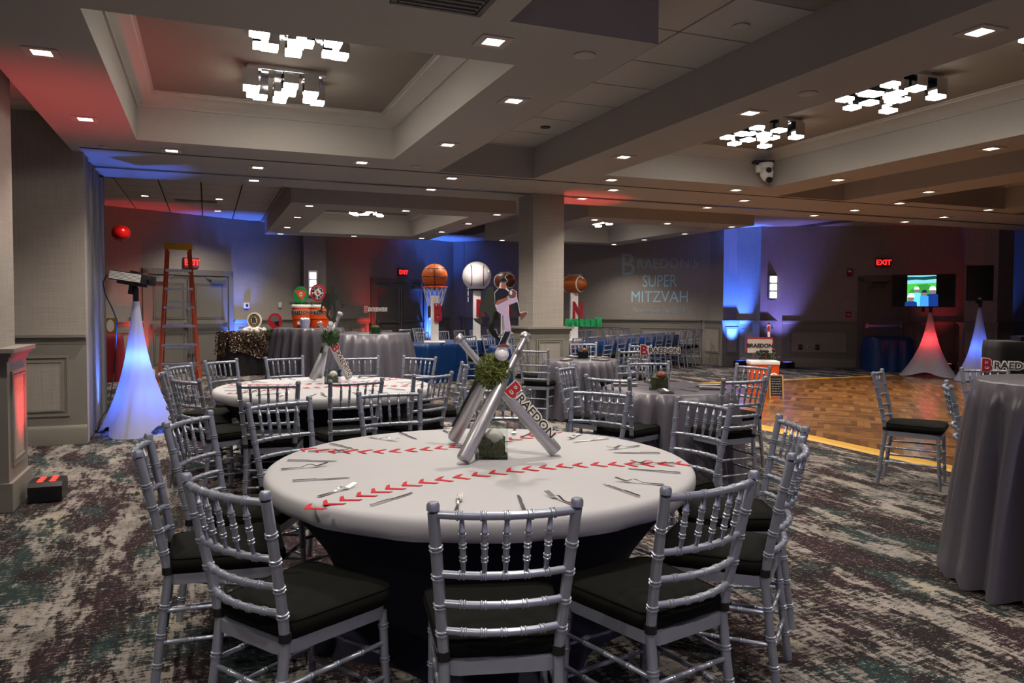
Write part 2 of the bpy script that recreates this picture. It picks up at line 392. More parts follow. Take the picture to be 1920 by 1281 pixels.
# operable-wall tracks and reveal lines in the cross band
for y0, wd, mt in ((8.80, .02, 'jamb'), (9.88, .012, 'steel'), (9.93, .03, 'jamb'), (9.985, .012, 'steel')):
    m = MB(); m.box(-1.18, 19, y0, y0+wd, SOF-.008, SOF+.01); m.build('track', mt, ceil, smooth=False)
# linear diffuser at the near edge, small round speakers, sensors
m = MB()
for k in range(5): m.box(.94, 1.36, 3.72+k*.05, 3.74+k*.05, SOF-.012, SOF+.004)
m.box(.9, .93, 3.68, 3.96, SOF-.014, SOF+.002); m.box(1.37, 1.4, 3.68, 3.96, SOF-.014, SOF+.002); m.box(.9, 1.4, 3.95, 3.975, SOF-.014, SOF+.002); m.box(.9, 1.4, 3.67, 3.69, SOF-.014, SOF+.002)
g = tag(m.build('ceiling_vent', 'jamb'), 'slotted grey air vent set in the soffit above the white tables', 'vent')
m = MB()
for k in range(9): m.box(-.5+k*.075, -.46+k*.075, 15.55, 15.75, TIL-.012, TIL+.002)
m.box(-.54, .2, 15.52, 15.55, TIL-.012, TIL); m.box(-.54, .2, 15.75, 15.78, TIL-.012, TIL)
tag(m.build('ceiling_vent', 'jamb'), 'small slotted vent in the far tile ceiling above the ladder', 'vent')
for x, y, z, r, mt, nm, lb in ((2.23, 4.34, SOF, .07, 'lamp_trim', 'ceiling_speaker', 'round flush speaker in the soffit beside the brightest square downlight'),
                               (3.49, 4.41, TIL, .06, 'lamp_trim', 'ceiling_speaker', 'round flush disc in the ceiling tiles between the two big soffits'),
                               (4.155, 4.47, SOF, .07, 'lamp_trim', 'ceiling_speaker', 'round flush disc in the soffit beside the farther right-hand light cluster'),
                               (2.22, 8.47, SOF, .06, 'lamp_trim', 'ceiling_speaker', 'round flush disc at the far corner of the big coffer'),
                               (-.94, 8.68, SOF, .06, 'lamp_trim', 'ceiling_speaker', 'round flush disc past the red-lit patch of soffit'),
                               (3.47, 7.68, TIL, .055, 'black', 'ceiling_sensor', 'small black round sensor in the ceiling tile strip')):
    m = MB(); m.lathe([(0, .004), (r*.96, .004), (r, 0), (r, -.008), (r*.85, -.012), (r*.4, -.015), (0, -.015)], 20); o = tag(m.build(nm, mt), lb, 'speaker' if 'speaker' in nm else 'sensor'); o.location = (x, y, z)

# ---- walls
class Wall:
    def __init__(s, name, p0, p1, h=3.56, label=None):
        s.p0 = Vector((p0[0], p0[1], 0)); d = Vector((p1[0]-p0[0], p1[1]-p0[1], 0)); s.L = d.length; s.d = d.normalized(); s.n = Vector((-s.d.y, s.d.x, 0)); s.rz = math.atan2(s.d.y, s.d.x)
        m = MB(); m.box(0, s.L, 0, .15, 0, h); s.o = m.build(name, 'wallcover', smooth=False); s.o.location = s.p0; s.o.rotation_euler = (0, 0, s.rz)
        struct(s.o, label, 'wall') if label else struct(s.o)
    def u(s, px):
        r = ray(px, 575); return (s.p0.x*r.y-s.p0.y*r.x)/(s.d.y*r.x-s.d.x*r.y)
    def pt(s, u, off=0., z=0.): q = s.p0+s.d*u-s.n*off; return Vector((q.x, q.y, z))
    def z(s, px, py):
        q = s.pt(s.u(px)); r = ray(px, py); t = (q.x*FW.x+q.y*FW.y)/(r.x*FW.x+r.y*FW.y); return EYE+r.z*t
    def wainscot(s, u0, u1, n=1, seg=None, rail=RAIL):
        m = MB(); m.box(u0, u1, -.012, .01, 0, rail-.03); m.build('dado', 'wainscot', s.o, smooth=False)
        m = MB(); prof = [(0, rail-.1), (-.016, rail-.1), (-.02, rail-.07), (-.03, rail-.06), (-.034, rail-.035), (-.06, rail-.03), (-.062, rail), (0, rail)]
        rail_(m, prof, u0, u1); m.build('chair_rail', 'wainscot', s.o, ang=25)
        m = MB(); rail_(m, [(0, 0), (-.03, 0), (-.03, .16), (-.02, .19), (-.012, .2), (0, .2)], u0, u1); m.build('baseboard', 'wainscot', s.o, ang=25)
        w_ = (u1-u0)/n
        for k in range(n): panel(s.o, u0+k*w_+min(.16, w_*.14), u0+(k+1)*w_-min(.16, w_*.14), .3, rail-.22, -.012)
def rail_(m, prof, u0, u1):
    n = len(prof); m.add([(u0, y, z) for y, z in prof]+[(u1, y, z) for y, z in prof], [(i, (i+1) % n, n+(i+1) % n, n+i) for i in range(n)]+[tuple(range(n)), tuple(range(2*n-1, n-1, -1))])
def panel(parent, x0, x1, z0, z1, y=-.012, ins=.07, M_=None, mt='wainscot', ft='wallcover'):
    if x1-x0 < .12: return
    m = MB()
    for a, b in ((0, .022), (ins-.02, ins)):
        for q in ((x0+a, x1-a, z0+a, z0+b), (x0+a, x1-a, z1-b, z1-a), (x0+a, x0+b, z0+b, z1-b), (x1-b, x1-a, z0+b, z1-b)): m.box(q[0], q[1], y-.014, y, q[2], q[3])
    f = m.build('panel', mt, parent, smooth=False)
    m = MB(); m.box(x0+ins, x1-ins, y-.006, y, z0+ins, z1-ins); g = m.build('field', ft, f, smooth=False)
    if M_ is not None: f.matrix_local = M_
    return f

# far wall on the left (double doors), the lettered wall behind the column, the wall on the right
W1p = (-4.9, 19.06+.609*(-4.9-1.43)); B_ = None
r = ray(850, 575); t_ = (19.06-.609*1.43)/(r.y/1-.609*r.x); B_ = (r.x*t_, r.y*t_)
C_ = (12.6, 15.1)
W1 = Wall('wall_back_left', W1p, B_, label='grey woven far wall with panelled dado and two double doors')
W2 = Wall('wall_back', B_, C_, label='grey woven far wall carrying the painted projection lettering')
W3 = Wall('wall_back_right', C_, (C_[0]+.88*8, C_[1]-.475*8), label='grey woven far wall behind the television and loudspeaker')
W4 = Wall('wall_right', (C_[0]+.88*8, C_[1]-.475*8), (19.6, -2.8)); W5 = Wall('wall_front', (19.6, -2.8), (-4.9, -2.8)); W6 = Wall('wall_left', (-4.9, -2.8), W1p)
WP = Wall('wall_left_panel', (-4.9, 9.07), (-1.18, 9.07), label='dark grey panelled wall end beside the blue-lit white stand'); WP.wainscot(0, WP.L, 3, rail=1.15)
u = W1.u
for a, b, n in ((3.0, u(266), 1), (u(438), u(549), 2), (u(603), u(692), 2), (u(802), u(843), 1)): W1.wainscot(a, b, n)
W2.wainscot(.5, W2.u(1316), 4); W2.wainscot(W2.u(1388), W2.L, 1)
W3.wainscot(W3.u(1467), W3.u(1606), 1); W3.wainscot(W3.u(1703), W3.u(1850), 2); W3.wainscot(W3.u(1890), W3.L, 1)

def pillar(name, x0, x1, y0, y1, h, label, rail=RAIL, base=.06, panels=('f',), rz=0.):
    m = MB(); cx, cy = (x0+x1)/2, (y0+y1)/2; a, b = (x1-x0)/2, (y1-y0)/2
    m.box(-a, a, -b, b, rail-.02, h); o = m.build(name, 'wallcover', smooth=False); o.location = (cx, cy, 0); o.rotation_euler = (0, 0, rz); struct(o, label, 'column')
    m = MB(); m.box(-a-base, a+base, -b-base, b+base, 0, rail-.03); m.build('dado', 'wainscot', o, smooth=False)
    m = MB()
    for e, z0, z1 in ((base+.012, rail-.09, rail-.06), (base+.03, rail-.06, rail-.03), (base+.055, rail-.03, rail)): m.box(-a-e, a+e, -b-e, b+e, z0, z1)
    m.build('cap', 'wainscot', o, smooth=False)
    m = MB(); m.box(-a-base-.025, a+base+.025, -b-base-.025, b+base+.025, 0, .2); m.build('baseboard', 'wainscot', o, smooth=False)
    A, B2 = a+base, b+base
    for k in panels:
        hw = A if k in 'fb' else B2
        Mt = {'f': Matrix.Translation((0, -B2, 0)), 'l': Matrix.Translation((-A, 0, 0)) @ Matrix.Rotation(-PI/2, 4, 'Z'), 'r': Matrix.Translation((A, 0, 0)) @ Matrix.Rotation(PI/2, 4, 'Z')}[k]
        panel(o, -hw+.09, hw-.09, .3, rail-.17, 0, ins=.05, M_=Mt)
    return o
pillar('column', 4.27, 4.75, 9.85, 10.38, SOF+.01, 'square grey column standing in mid-room with red light on its side', rail=1.17, panels=('f', 'l'))
pillar('column', -2.2, -1.365, 6.31, 6.8, 3.55, 'big grey column close by with red-lit panelled plinth', rail=1.15, panels=('f', 'r'))
q = W1.pt(W1.u(578)); pil1 = pillar('column', q.x-.15, q.x+.38, q.y-.42, q.y+.35, 3.55, 'grey pilaster with wall lamp between the two double doors', panels=('f', 'l'))
q = W1.pt(W1.u(866)); pil2 = pillar('column', q.x-.12, q.x+.36, q.y-.55, q.y+.3, 3.55, 'grey pilaster with wall lamp behind the giant baseball', panels=('f', 'l'))
q = far(1355, 575, 18.75); P3 = (q.x, q.y); pillar('column', q.x+.06, q.x+.5, q.y+.06, q.y+.85, 3.55, 'pilaster washed bright blue from below', panels=('f', 'l'))
q = far(1425, 575, 18.55); P4 = (q.x, q.y); pillar('column', q.x+.03, q.x+.66, q.y+.03, q.y+.6, 3.55, 'violet-lit pilaster carrying a three-square wall lamp', panels=('f',))
q = far(1862, 575, 17.0); pillar('column', q.x, q.x+.5, q.y-.1, q.y+.7, 3.55, 'dark pilaster behind the black loudspeaker', panels=('f', 'l'))

# folded partition panels stacked beside the opening, and the steel jamb
st = thing('partition_stack', 'stack of folded room-divider panels lit blue behind the white stand', 'partition', (-1.18, 9.22, 0)); st['kind'] = 'structure'
for k in range(5):
    m = MB(); m.box(-.5, .0-.02*(k % 2), .03+k*.27, .285+k*.27, .02, 3.0, .008); m.build('panel', 'wainscot', st)
    m = MB(); m.box(-.03, .012-.02*(k % 2), .275+k*.27, .295+k*.27, .02, 3.02); m.build('edge_strip', 'steel', st, smooth=False)
m = MB(); m.box(-1.36, -1.17, 10.6, 10.7, 0, SOF+.1, .006); m.box(-2.9, -1.3, 10.62, 10.72, 0, TIL+.02); struct(m.build('trim_1', 'jamb'), 'steel jamb at the end of the folded partition', 'jamb')

# ---- doors
def door(name, W, ua, ub, h, leaves, label, closer=True, fin=None):
    o = thing(name, label, 'door'); o['kind'] = 'structure'; o.location = W.pt(ua); o.rotation_euler = (0, 0, W.rz); w_ = ub-ua; fr = .09
    m = MB(); m.box(-.02, fr, -.05, .02, 0, h); m.box(w_-fr, w_+.02, -.05, .02, 0, h); m.box(-.02, w_+.02, -.05, .02, h-fr, h+.03); m.build('frame', 'door', o, smooth=False)
    lw = (w_-2*fr)/leaves
    for k in range(leaves):
        x0 = fr+k*lw
        m = MB(); m.box(x0+.006, x0+lw-.006, -.022, .01, .01, h-fr-.01); lf = m.build('leaf', 'door', o, smooth=False)
        for z0, z1 in ((.2, .88), (1.16, h-fr-.16)): panel(lf, x0+.12, x0+lw-.12, z0, z1, -.022, ins=.05, mt='door', ft='door')
        m = MB(); m.bar((x0+.08, -.09, 1.02), (x0+lw-.08, -.09, 1.02), .035, .05); m.box(x0+.05, x0+.13, -.11, -.02, .97, 1.07); m.box(x0+lw-.13, x0+lw-.05, -.11, -.02, .97, 1.07); m.build('panic_bar', 'steel', lf, smooth=False)
        if closer:
            e = x0+.1 if (k == 0) else x0+lw-.45
            m = MB(); m.box(e, e+.35, -.09, -.022, h-fr-.16, h-fr-.08); m.bar((e+.1, -.1, h-fr-.06), (e+.45 if k == 0 else e-.1, -.06, h-fr-.03), .02, .02); m.build('closer', 'steel', lf, smooth=False)
    if leaves == 2:
        m = MB(); x = w_/2
        for s_ in (-.05, .05):
            m.tube([(x+s_, -.045, .1), (x+s_, -.045, h-fr-.06)], .011, 6)
            for z in (.35, 1.35): m.box(x+s_-.022, x+s_+.022, -.06, -.02, z, z+.06)
        m.build('vertical_rod', 'steel', o)
    return o
door('door_1', W1, u(268), u(434), 2.2, 2, 'grey double doors with steel panic bars behind the orange ladder')
door('door_2', W1, u(695), u(797), 2.2, 2, 'grey double doors with push bars left of the giant basketball')
door('door_3', W3, W3.u(1609), W3.u(1702), 2.18, 1, 'grey panelled exit door half hidden by the television')

# ---- projector light painted as pale lettering on the far wall
PL = thing('painted_projection', 'projected title and date painted as pale blue letters on the far wall', 'projection'); PL.location = W2.p0; PL.rotation_euler = (0, 0, W2.rz)
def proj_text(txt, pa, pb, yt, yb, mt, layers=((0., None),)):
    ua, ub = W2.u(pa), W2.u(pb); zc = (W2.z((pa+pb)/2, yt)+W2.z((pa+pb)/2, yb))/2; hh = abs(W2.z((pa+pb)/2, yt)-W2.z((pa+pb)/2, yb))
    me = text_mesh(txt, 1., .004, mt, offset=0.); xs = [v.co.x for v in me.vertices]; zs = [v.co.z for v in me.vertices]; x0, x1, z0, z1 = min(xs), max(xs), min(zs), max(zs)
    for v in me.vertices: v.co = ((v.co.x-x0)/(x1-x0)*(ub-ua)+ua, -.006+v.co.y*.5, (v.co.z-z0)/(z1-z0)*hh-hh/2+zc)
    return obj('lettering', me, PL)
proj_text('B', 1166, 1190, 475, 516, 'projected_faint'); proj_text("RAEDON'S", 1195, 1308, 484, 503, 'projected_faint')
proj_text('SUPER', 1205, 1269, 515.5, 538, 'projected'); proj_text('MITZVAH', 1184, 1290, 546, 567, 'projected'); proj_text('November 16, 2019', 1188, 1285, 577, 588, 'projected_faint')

# ================================================================== LAMPS
TINT = lin('#fff3e6')
tm = MB(); s_ = .1
for q in ((-s_, s_, -s_, -.056), (-s_, s_, .056, s_), (-s_, -.056, -.056, .056), (.056, s_, -.056, .056)): tm.box(*q, -.008, .01)
trim_me = tm.mesh('trim_ring', 'lamp_trim', smooth=False)
tm = MB(); tm.box(-.058, .058, -.058, .058, -.003, .012); lens_me = tm.mesh('lens', 'lens', smooth=False)
spot = bpy.data.lights.new('downlight_lamp', 'SPOT'); spot.energy = DOWN_W; spot.color = TINT[:3]; spot.spot_size = math.radians(125); spot.spot_blend = .9; spot.shadow_soft_size = .035
def downlight(x, y, z, label, group):
    o = thing('recessed_downlight', label, 'downlight', (x, y, z), 0, group)
    obj('trim_ring', trim_me, o); obj('lens', lens_me, o)
    l = bpy.data.objects.new('lamp', spot); COL.objects.link(l); l.parent = o; l.location = (0, 0, -.03)
def lights(rows, z, fmt, group):
    for k, (x, y) in enumerate(rows): downlight(x, y, z, fmt % ORD[k], group)
lights([(-.95, 5.6), (-.95, 7.45)], SOF, 'square downlight beside the red-lit soffit edge, %s from the camera', 'downlights around the big coffer')
lights([(-.32, 8.62), (1.61, 8.5)], SOF, 'square downlight in the far rim of the big coffer, %s from the partition stack', 'downlights around the big coffer')
lights([(1.61, 4.33)], SOF, 'square downlight nearest the slotted vent, the %s in the near rim of the big coffer', 'downlights around the big coffer')
lights([(2.215, 5.5), (2.215, 7.24)], SOF, 'square downlight in the soffit between big coffer and tile strip, %s from the camera', 'downlights around the big coffer')
lights([(.56, 9.28), (2.84, 9.1), (5.15, 9.15), (7.45, 9.28), (9.84, 9.5), (12.0, 9.6)], SOF, 'square downlight in the cross band just before the track, %s from the partition stack', 'downlights in the cross band')
lights([(.57, 10.25), (2.85, 10.08), (5.14, 10.05), (7.44, 10.17), (9.75, 10.3), (12.0, 10.4)], SOF, 'square downlight in the cross band just beyond the track, %s from the partition stack', 'downlights in the cross band')
lights([(4.14, 3.11), (4.14, 5.1), (4.12, 7.1)], SOF, 'square downlight in the soffit beside the right-hand light clusters, %s from the camera', 'downlights around the right-hand coffer')
lights([(4.72, 8.43), (6.68, 8.5)], SOF, 'square downlight in the far rim of the right-hand coffer, %s from the column', 'downlights around the right-hand coffer')
lights([(7.27, 5.31), (7.31, 7.33)], SOF, 'square downlight in the rim right of the hanging video camera, %s from the camera', 'downlights around the right-hand coffer')
lights([(9.2, 7.6), (9.8, 8.6), (11.75, 8.6)], SOF, 'square downlight around the coffer above the dance floor, %s from the video camera', 'downlights above the dance floor')
lights([(1.53, 12.5), (1.53, 14.2), (1.53, 16.1), (1.53, 17.6)], SOF, 'square downlight on the near-left rim of the far left coffer box, %s from the track', 'downlights of the far left coffer')
lights([(3.1, 12.5), (3.13, 17.5)], SOF, 'square downlight at mid rim of the far left coffer box, %s from the track', 'downlights of the far left coffer')
lights([(4.69, 12.4), (4.69, 13.95), (4.69, 15.75), (4.69, 17.4)], SOF, 'square downlight on the right rim of the far left coffer box, %s from the track', 'downlights of the far left coffer')
lights([(6.6, 12.4), (6.62, 17.15)], SOF, 'square downlight, left rim of the coffer box behind the column, %s from the track', 'downlights of the coffer behind the column')
lights([(8.16, 12.4)], SOF, 'square downlight at mid front rim of the coffer box behind the column, the %s there', 'downlights of the coffer behind the column')
lights([(9.66, 12.4), (9.66, 14.0), (9.66, 15.65), (9.66, 17.1)], SOF, 'square downlight, right rim of the coffer box behind the column, %s from the track', 'downlights of the coffer behind the column')
lights([(-1.02, 15.27), (.23, 15.17), (.23, 17.1)], TIL, 'square downlight in the far tile ceiling above the ladder, %s from the red balloon', 'downlights in the far tile ceiling')
lights([(5.6, 16.9), (5.6, 18.2)], TIL, 'square downlight in blue-lit tiles between the two far coffer boxes, %s from the track', 'downlights in the far tile ceiling')

lights([(-.95, 2.4), (-.95, .6), (-.95, -1.4), (1.2, 2.4), (1.2, .6), (1.2, -1.4), (4.14, 1.2), (4.14, -.8), (7.27, 3.3), (7.27, 1.2), (7.27, -.8)], SOF, 'square downlight over the near part of the room, outside the view, %s of them', 'downlights over the near part of the room')
# ceiling fixtures of chrome boxes with glowing undersides
PAT = [(x+dx, y, h) for x, f in ((-.25, 0), (.0, 1), (.25, 0)) for dx, y, h in ((((.0, .23, .07), (.05, .09, .12), (-.02, -.05, .08), (-.05, -.25, .14)) if f == 0 else ((-.02, .24, .09), (.05, .09, .06), (-.03, -.06, .12), (.035, -.22, .08))))]
tm = MB(); tm.box(-.33, .33, -.31, .31, -.045, 0, .004)
plate_me = tm.mesh('canopy_plate', 'chrome')
boxes = []
for x, y, h in PAT:
    tm = MB(); h = h+.05; a = .063
    tm.add([(x+sx*a, y+sy*a, z) for z in (-h, -.045) for sx, sy in ((-1, -1), (1, -1), (1, 1), (-1, 1))], [(3, 2, 1, 0), (0, 1, 5, 4), (1, 2, 6, 5), (2, 3, 7, 6), (3, 0, 4, 7), (4, 5, 6, 7)])
    b1 = tm.mesh('light_box', 'chrome', smooth=False)
    tm = MB(); tm.box(x-a*.88, x+a*.88, y-a*.88, y+a*.88, -h-.024, -h+.002); boxes.append((b1, tm.mesh('glowing_glass', 'glow', smooth=False)))
def fixture(x, y, label, rz=0.):
    o = thing('ceiling_light_cluster', label, 'ceiling light', (x, y, PAN), rz, 'chrome ceiling light clusters')
    obj('canopy_plate', plate_me, o)
    for a, b in boxes: p = obj('light_box', a, o); obj('glowing_glass', b, p)
fixture(.64, 5.72, 'chrome cluster of glowing squares in the big coffer, the one nearer the camera')
fixture(.66, 7.12, 'chrome cluster of glowing squares in the big coffer, the one farther from the camera')
fixture(5.68, 6.85, 'chrome cluster of glowing squares hanging just before the ceiling video camera', PI/2)
fixture(5.68, 5.15, 'chrome cluster of glowing squares at the middle of the right-hand coffer', PI/2)
fixture(5.68, 3.45, 'chrome cluster of glowing squares cut off by the right picture edge', PI/2)
fixture(3.05, 15.6, 'chrome cluster of glowing squares in the far left coffer box')
fixture(8.1, 15.3, 'chrome cluster of glowing squares in the coffer box behind the column', PI/2)
fixture(3.05, 13.6, 'chrome cluster of squares hidden behind the rim of the far left coffer box')

# wall lamps of stacked glowing squares
def sconce(loc, rz, label, n=3):
    o = thing('wall_lamp', label, 'wall lamp', loc, rz, 'stacked-square wall lamps'); c = .19
    m = MB(); m.box(-.11, .11, -.03, .03, -n*c/2-.03, n*c/2+.03); m.build('backplate', 'steel', o, smooth=False)
    for k in range(n): z = -n*c/2+k*c; m = MB(); m.box(-.075, .075, -.075, -.02, z+.018, z+c-.018, .008); m.build('glowing_square', 'sconce_glow', o)
    for k in range(n+1): z = -n*c/2+k*c; m = MB(); m.box(-.09, .09, -.06, -.02, z-.012, z+.012); m.build('bar', 'steel', o, smooth=False)
q = pil1.location; sconce((q.x-.06, q.y-.42, 2.0), 0, 'wall lamp of stacked squares above the orange coolers')
q = pil2.location; sconce((q.x-.06, q.y-.46, 1.85), 0, 'wall lamp of stacked squares behind the giant baseball')
sconce((P4[0]+.36, P4[1]-.01, 1.95), 0, 'wall lamp of three glowing squares on the violet pilaster')

# coloured uplights: a black box on the floor with a ring of LEDs
LED = {'red': ('#ff2a22', (1, .04, .045)), 'blue': ('#2a4cff', (.05, .16, 1)), 'violet': ('#6a58ff', (.25, .22, 1))}
for k, (c, _) in LED.items(): mat('led_'+k, c, .3, emis=c, estr=3)
def uplight(x, y, col, power, aim, label, rz=0., size=55, white=False, blend=.6, s=1.):
    o = thing('uplight', label, 'uplight', (x, y, 0), rz, 'coloured uplights on the floor')
    m = MB(); m.prism([(-.13*s, .01), (.13*s, .01), (.13*s, .12*s), (.1*s, .15*s), (-.1*s, .15*s), (-.13*s, .12*s)], -.11*s, .11*s); m.build('body', 'white' if white else 'black_plastic', o, smooth=False)
    for a in range(3):
        for b in range(2): m = MB(); m.lathe([(0, .154*s), (.022*s, .153*s), (.024*s, .148*s), (.024*s, .14*s)], 10, ((a-1)*.065*s, (b-.5)*.08*s, 0)); m.build('led_lens', 'led_'+col, o)
    for sx in (-1, 1):
        m = MB(); m.box(sx*.11*s-.012, sx*.11*s+.012, -.1*s, .1*s, 0, .012); m.build('foot', 'black', o, smooth=False)
    l = light('led_lamp', 'SPOT', (x, y, .18*s), power*WASH, LED[col][1], None, aim, spot_size=math.radians(size), spot_blend=blend, shadow_soft_size=.05)
    l.parent = o; l.matrix_parent_inverse = Matrix.LocRotScale(o.location, o.rotation_euler, None).inverted()
UPL = uplight
UPL(-1.12, 6.55, 'red', 40, (-1.16, 6.95, 3.05), 'black floor uplight with glowing red LEDs beside the near column', PI/2, 62, blend=1)
UPL(-1.08, 9.95, 'blue', 85, (-1.17, 9.9, 3.05), 'small floor uplight behind the white stand turning the partition blue', PI/2, 44, s=.6)
def wall_up(W, px, col, pw, lb, off=.22, lean=.0, white=False, size=60, top=3.3):
    q = W.pt(W.u(px), off); a = W.pt(W.u(px)+lean, .02, top); UPL(q.x, q.y, col, pw, a, lb, W.rz, size, white, 1.)
wall_up(W1, 262, 'red', 45, 'pale floor uplight washing the dado red left of the ladder', white=True)
wall_up(W1, 441, 'blue', 190, 'floor uplight washing the wall blue right of the ladder doors')
wall_up(W1, 690, 'red', 38, 'floor uplight washing the wall red beside the doors left of the basketball')
wall_up(W1, 803, 'blue', 330, 'floor uplight washing the wall deep blue behind the basketball')
UPL(P3[0]+.28, P3[1]-.36, 'blue', 430, (P3[0]+.26, P3[1]+.06, 2.1), 'black floor uplight at the foot of the bright blue pilaster', 0, 48, blend=.7)
UPL(P4[0]+.33, P4[1]-.6, 'violet', 75, (P4[0]+.33, P4[1], 3.2), 'floor uplight hidden behind the orange cooler box, tinting the pilaster violet', 0, 66, blend=1)
UPL(5.0, 10.33, 'red', 70, (5.0, 10.2, 3.05), 'red floor uplight tucked beside the mid-room column', 0, 40)
wall_up(W3, 1760, 'red', 9, 'red floor uplight behind the television stand', off=.5)
wall_up(W3, 1856, 'blue', 40, 'blue floor uplight behind the loudspeaker stand', off=.6)
UPL(-1.0, -2.3, 'violet', 75, (-1.0, -2.75, 1.8), 'added unseen violet floor uplight at the wall behind the camera', 0, 100)  # unseen lamps added so violet bounce off the wall tints the near chairs
UPL(2.2, -2.3, 'violet', 75, (2.2, -2.75, 1.8), 'second added unseen violet floor uplight at the wall behind the camera', 0, 100)
UPL(5.4, -2.3, 'violet', 75, (5.4, -2.75, 1.8), 'third added unseen violet floor uplight at the wall behind the camera', 0, 100)

# ================================================================== CHAIRS
def lerp(a, b, t): return tuple(x+(y-x)*t for x, y in zip(a, b))
def bamboo(m, pts, r, rings, n=8, taper=None, rr=1.24, rw=.0036, dbl=True):
    """turned rod along a polyline with doubled raised rings at the given fractions"""
    pts = [Vector(p) for p in pts]; seg = [(pts[i+1]-pts[i]).length for i in range(len(pts)-1)]; tot = sum(seg)
    def pos(t):
        s = t*tot
        for i, l in enumerate(seg):
            if s <= l or i == len(seg)-1: return pts[i].lerp(pts[i+1], s/l)
            s -= l
    ts = [(0, 1.), (1, 1.)]; acc = 0
    for l in seg[:-1]: acc += l; ts.append((acc/tot, 1.))
    for g in rings:
        for c in ((-.0055, .0055) if dbl else (0,)):
            for d, k in ((-rw, 1.), (-rw*.5, rr), (rw*.5, rr), (rw, 1.)):
                ts.append((min(1, max(0, g+(c+d)/tot)), k))
    ts.sort()
    m.tube([pos(t) for t, _ in ts], [r*k*(taper(t) if taper else 1) for t, k in ts], n)
def post_x(z): return .165+.035*max(0, (z-.44)/.48)         # half width between rear posts
def post_y(z): return -.19-.095*max(0, (z-.44)/.48)**1.15 if z > .44 else -.19-.055*((.44-z)/.44)
RAILS = (.893, .715, .625, .54)
def chair_parts(n=8, rings=True):
    R = lambda *a: a if rings else ()
    P = []
    zs = [0, .15, .3, .44, .55, .66, .78, .9]
    for s in (-1, 1):
        m = MB(); bamboo(m, [(s*(post_x(z)+(.006 if z < .3 else 0)), post_y(z), z) for z in zs], .0165, R(.12, .24, .36, .59, .685, .785, .88), n)
        if rings: m.lathe([(0, .905), (.018, .905), (.0185, .92), (.014, .928), (0, .93)], 10, (s*post_x(.91), post_y(.91), 0))
        P.append(('rear_leg', m, 'chair_silver'))
        m = MB(); bamboo(m, [(s*.195, .215, 0), (s*.188, .195, .42)], .0155, R(.3, .6, .88), n, lambda t: .8+.2*t); P.append(('front_leg', m, 'chair_silver'))
    for k, z in enumerate(RAILS):
        m = MB(); w = post_x(z); y = post_y(z); bow = .035
        bamboo(m, [(w*c, y-bow*(1-c*c), z) for c in (-1, -.66, -.33, 0, .33, .66, 1)], .0115 if k else .0125, R(.18, .34, .5, .66, .82), n, dbl=True); P.append(('back_rail', m, 'chair_silver'))
    for c in (-.62, -.31, 0, .31, .62):
        m = MB(); z0, z1 = RAILS[1], RAILS[0]
        a = (post_x(z0)*c, post_y(z0)-.035*(1-c*c), z0); b = (post_x(z1)*c, post_y(z1)-.035*(1-c*c), z1)
        bamboo(m, [lerp(a, b, t) for t in (0, .3, .7, 1)], .0088, R(.28, .5, .72), n if rings else 4, lambda t: .62+.38*min(1, min(t, 1-t)/.28), rr=1.3); P.append(('spindle', m, 'chair_silver'))
    # seat frame: a rounded ring, narrower at the back
    m = MB(); out = seat_outline(.0); inn = seat_outline(-.045); k = len(out)
    m.add([(x, y, z) for z in (.405, .445) for x, y in out]+[(x, y, z) for z in (.405, .445) for x, y in inn],
          [(i, (i+1) % k, k+(i+1) % k, k+i) for i in range(k)]+[(2*k+i, 3*k+i, 3*k+(i+1) % k, 2*k+(i+1) % k) for i in range(k)]+[(k+i, k+(i+1) % k, 3*k+(i+1) % k, 3*k+i) for i in range(k)]+[(i, 2*k+i, 2*k+(i+1) % k, (i+1) % k) for i in range(k)])
    P.append(('seat_frame', m, 'chair_silver'))
    m = MB(); lev = ((-.03, .446), (.004, .45), (.016, .468), (.016, .49), (.008, .504), (-.008, .512), (-.04, .519), (-.1, .523)); vs = []
    for d, z in lev: vs += [(x, y+.004, z) for x, y in seat_outline(d, back=.02)]
    fs = [(i*k+j, i*k+(j+1) % k, (i+1)*k+(j+1) % k, (i+1)*k+j) for i in range(len(lev)-1) for j in range(k)]+[tuple(range(k-1, -1, -1)), tuple((len(lev)-1)*k+j for j in range(k))]
    m.add(vs, fs); P.append(('cushion', m, 'cushion'))
    if rings:
        m = MB(); o2 = seat_outline(.0095, back=.02); m.tube([(x, y+.004, .505) for x, y in o2+o2[:1]], .003, 5, False); P.append(('piping', m, 'cushion'))
        for s in (-1, 1):
            m = MB(); z = .462; m.tube([(s*post_x(z), post_y(z), z-.014), (s*post_x(z), post_y(z), z+.014)], .0195, 10); m.bar((s*post_x(z)*.95, post_y(z)+.01, z), (s*.13, -.1, z), .004, .026); P.append(('strap', m, 'strap'))
    st = []
    for z in (.15, .27): st += [((-1, z, 'f'), (1, z, 'f'))]
    for z in (.19, .31):
        st += [((s, z, 'r'), (s, z, 'f')) for s in (-1, 1)]
    for z in (.17, .29): st += [((-1, z, 'r'), (1, z, 'r'))]
    def pp(s, z, e): return (s*(.195-.007*z/.42), .215-.02*z/.42, z) if e == 'f' else (s*(post_x(z)+.004), post_y(z), z)
    for a, b in st:
        m = MB(); bamboo(m, [pp(*a), lerp(pp(*a), pp(*b), .5), pp(*b)], .0085, R(.25, .5, .75), n if rings else 5); P.append(('stretcher', m, 'chair_silver'))
    return P
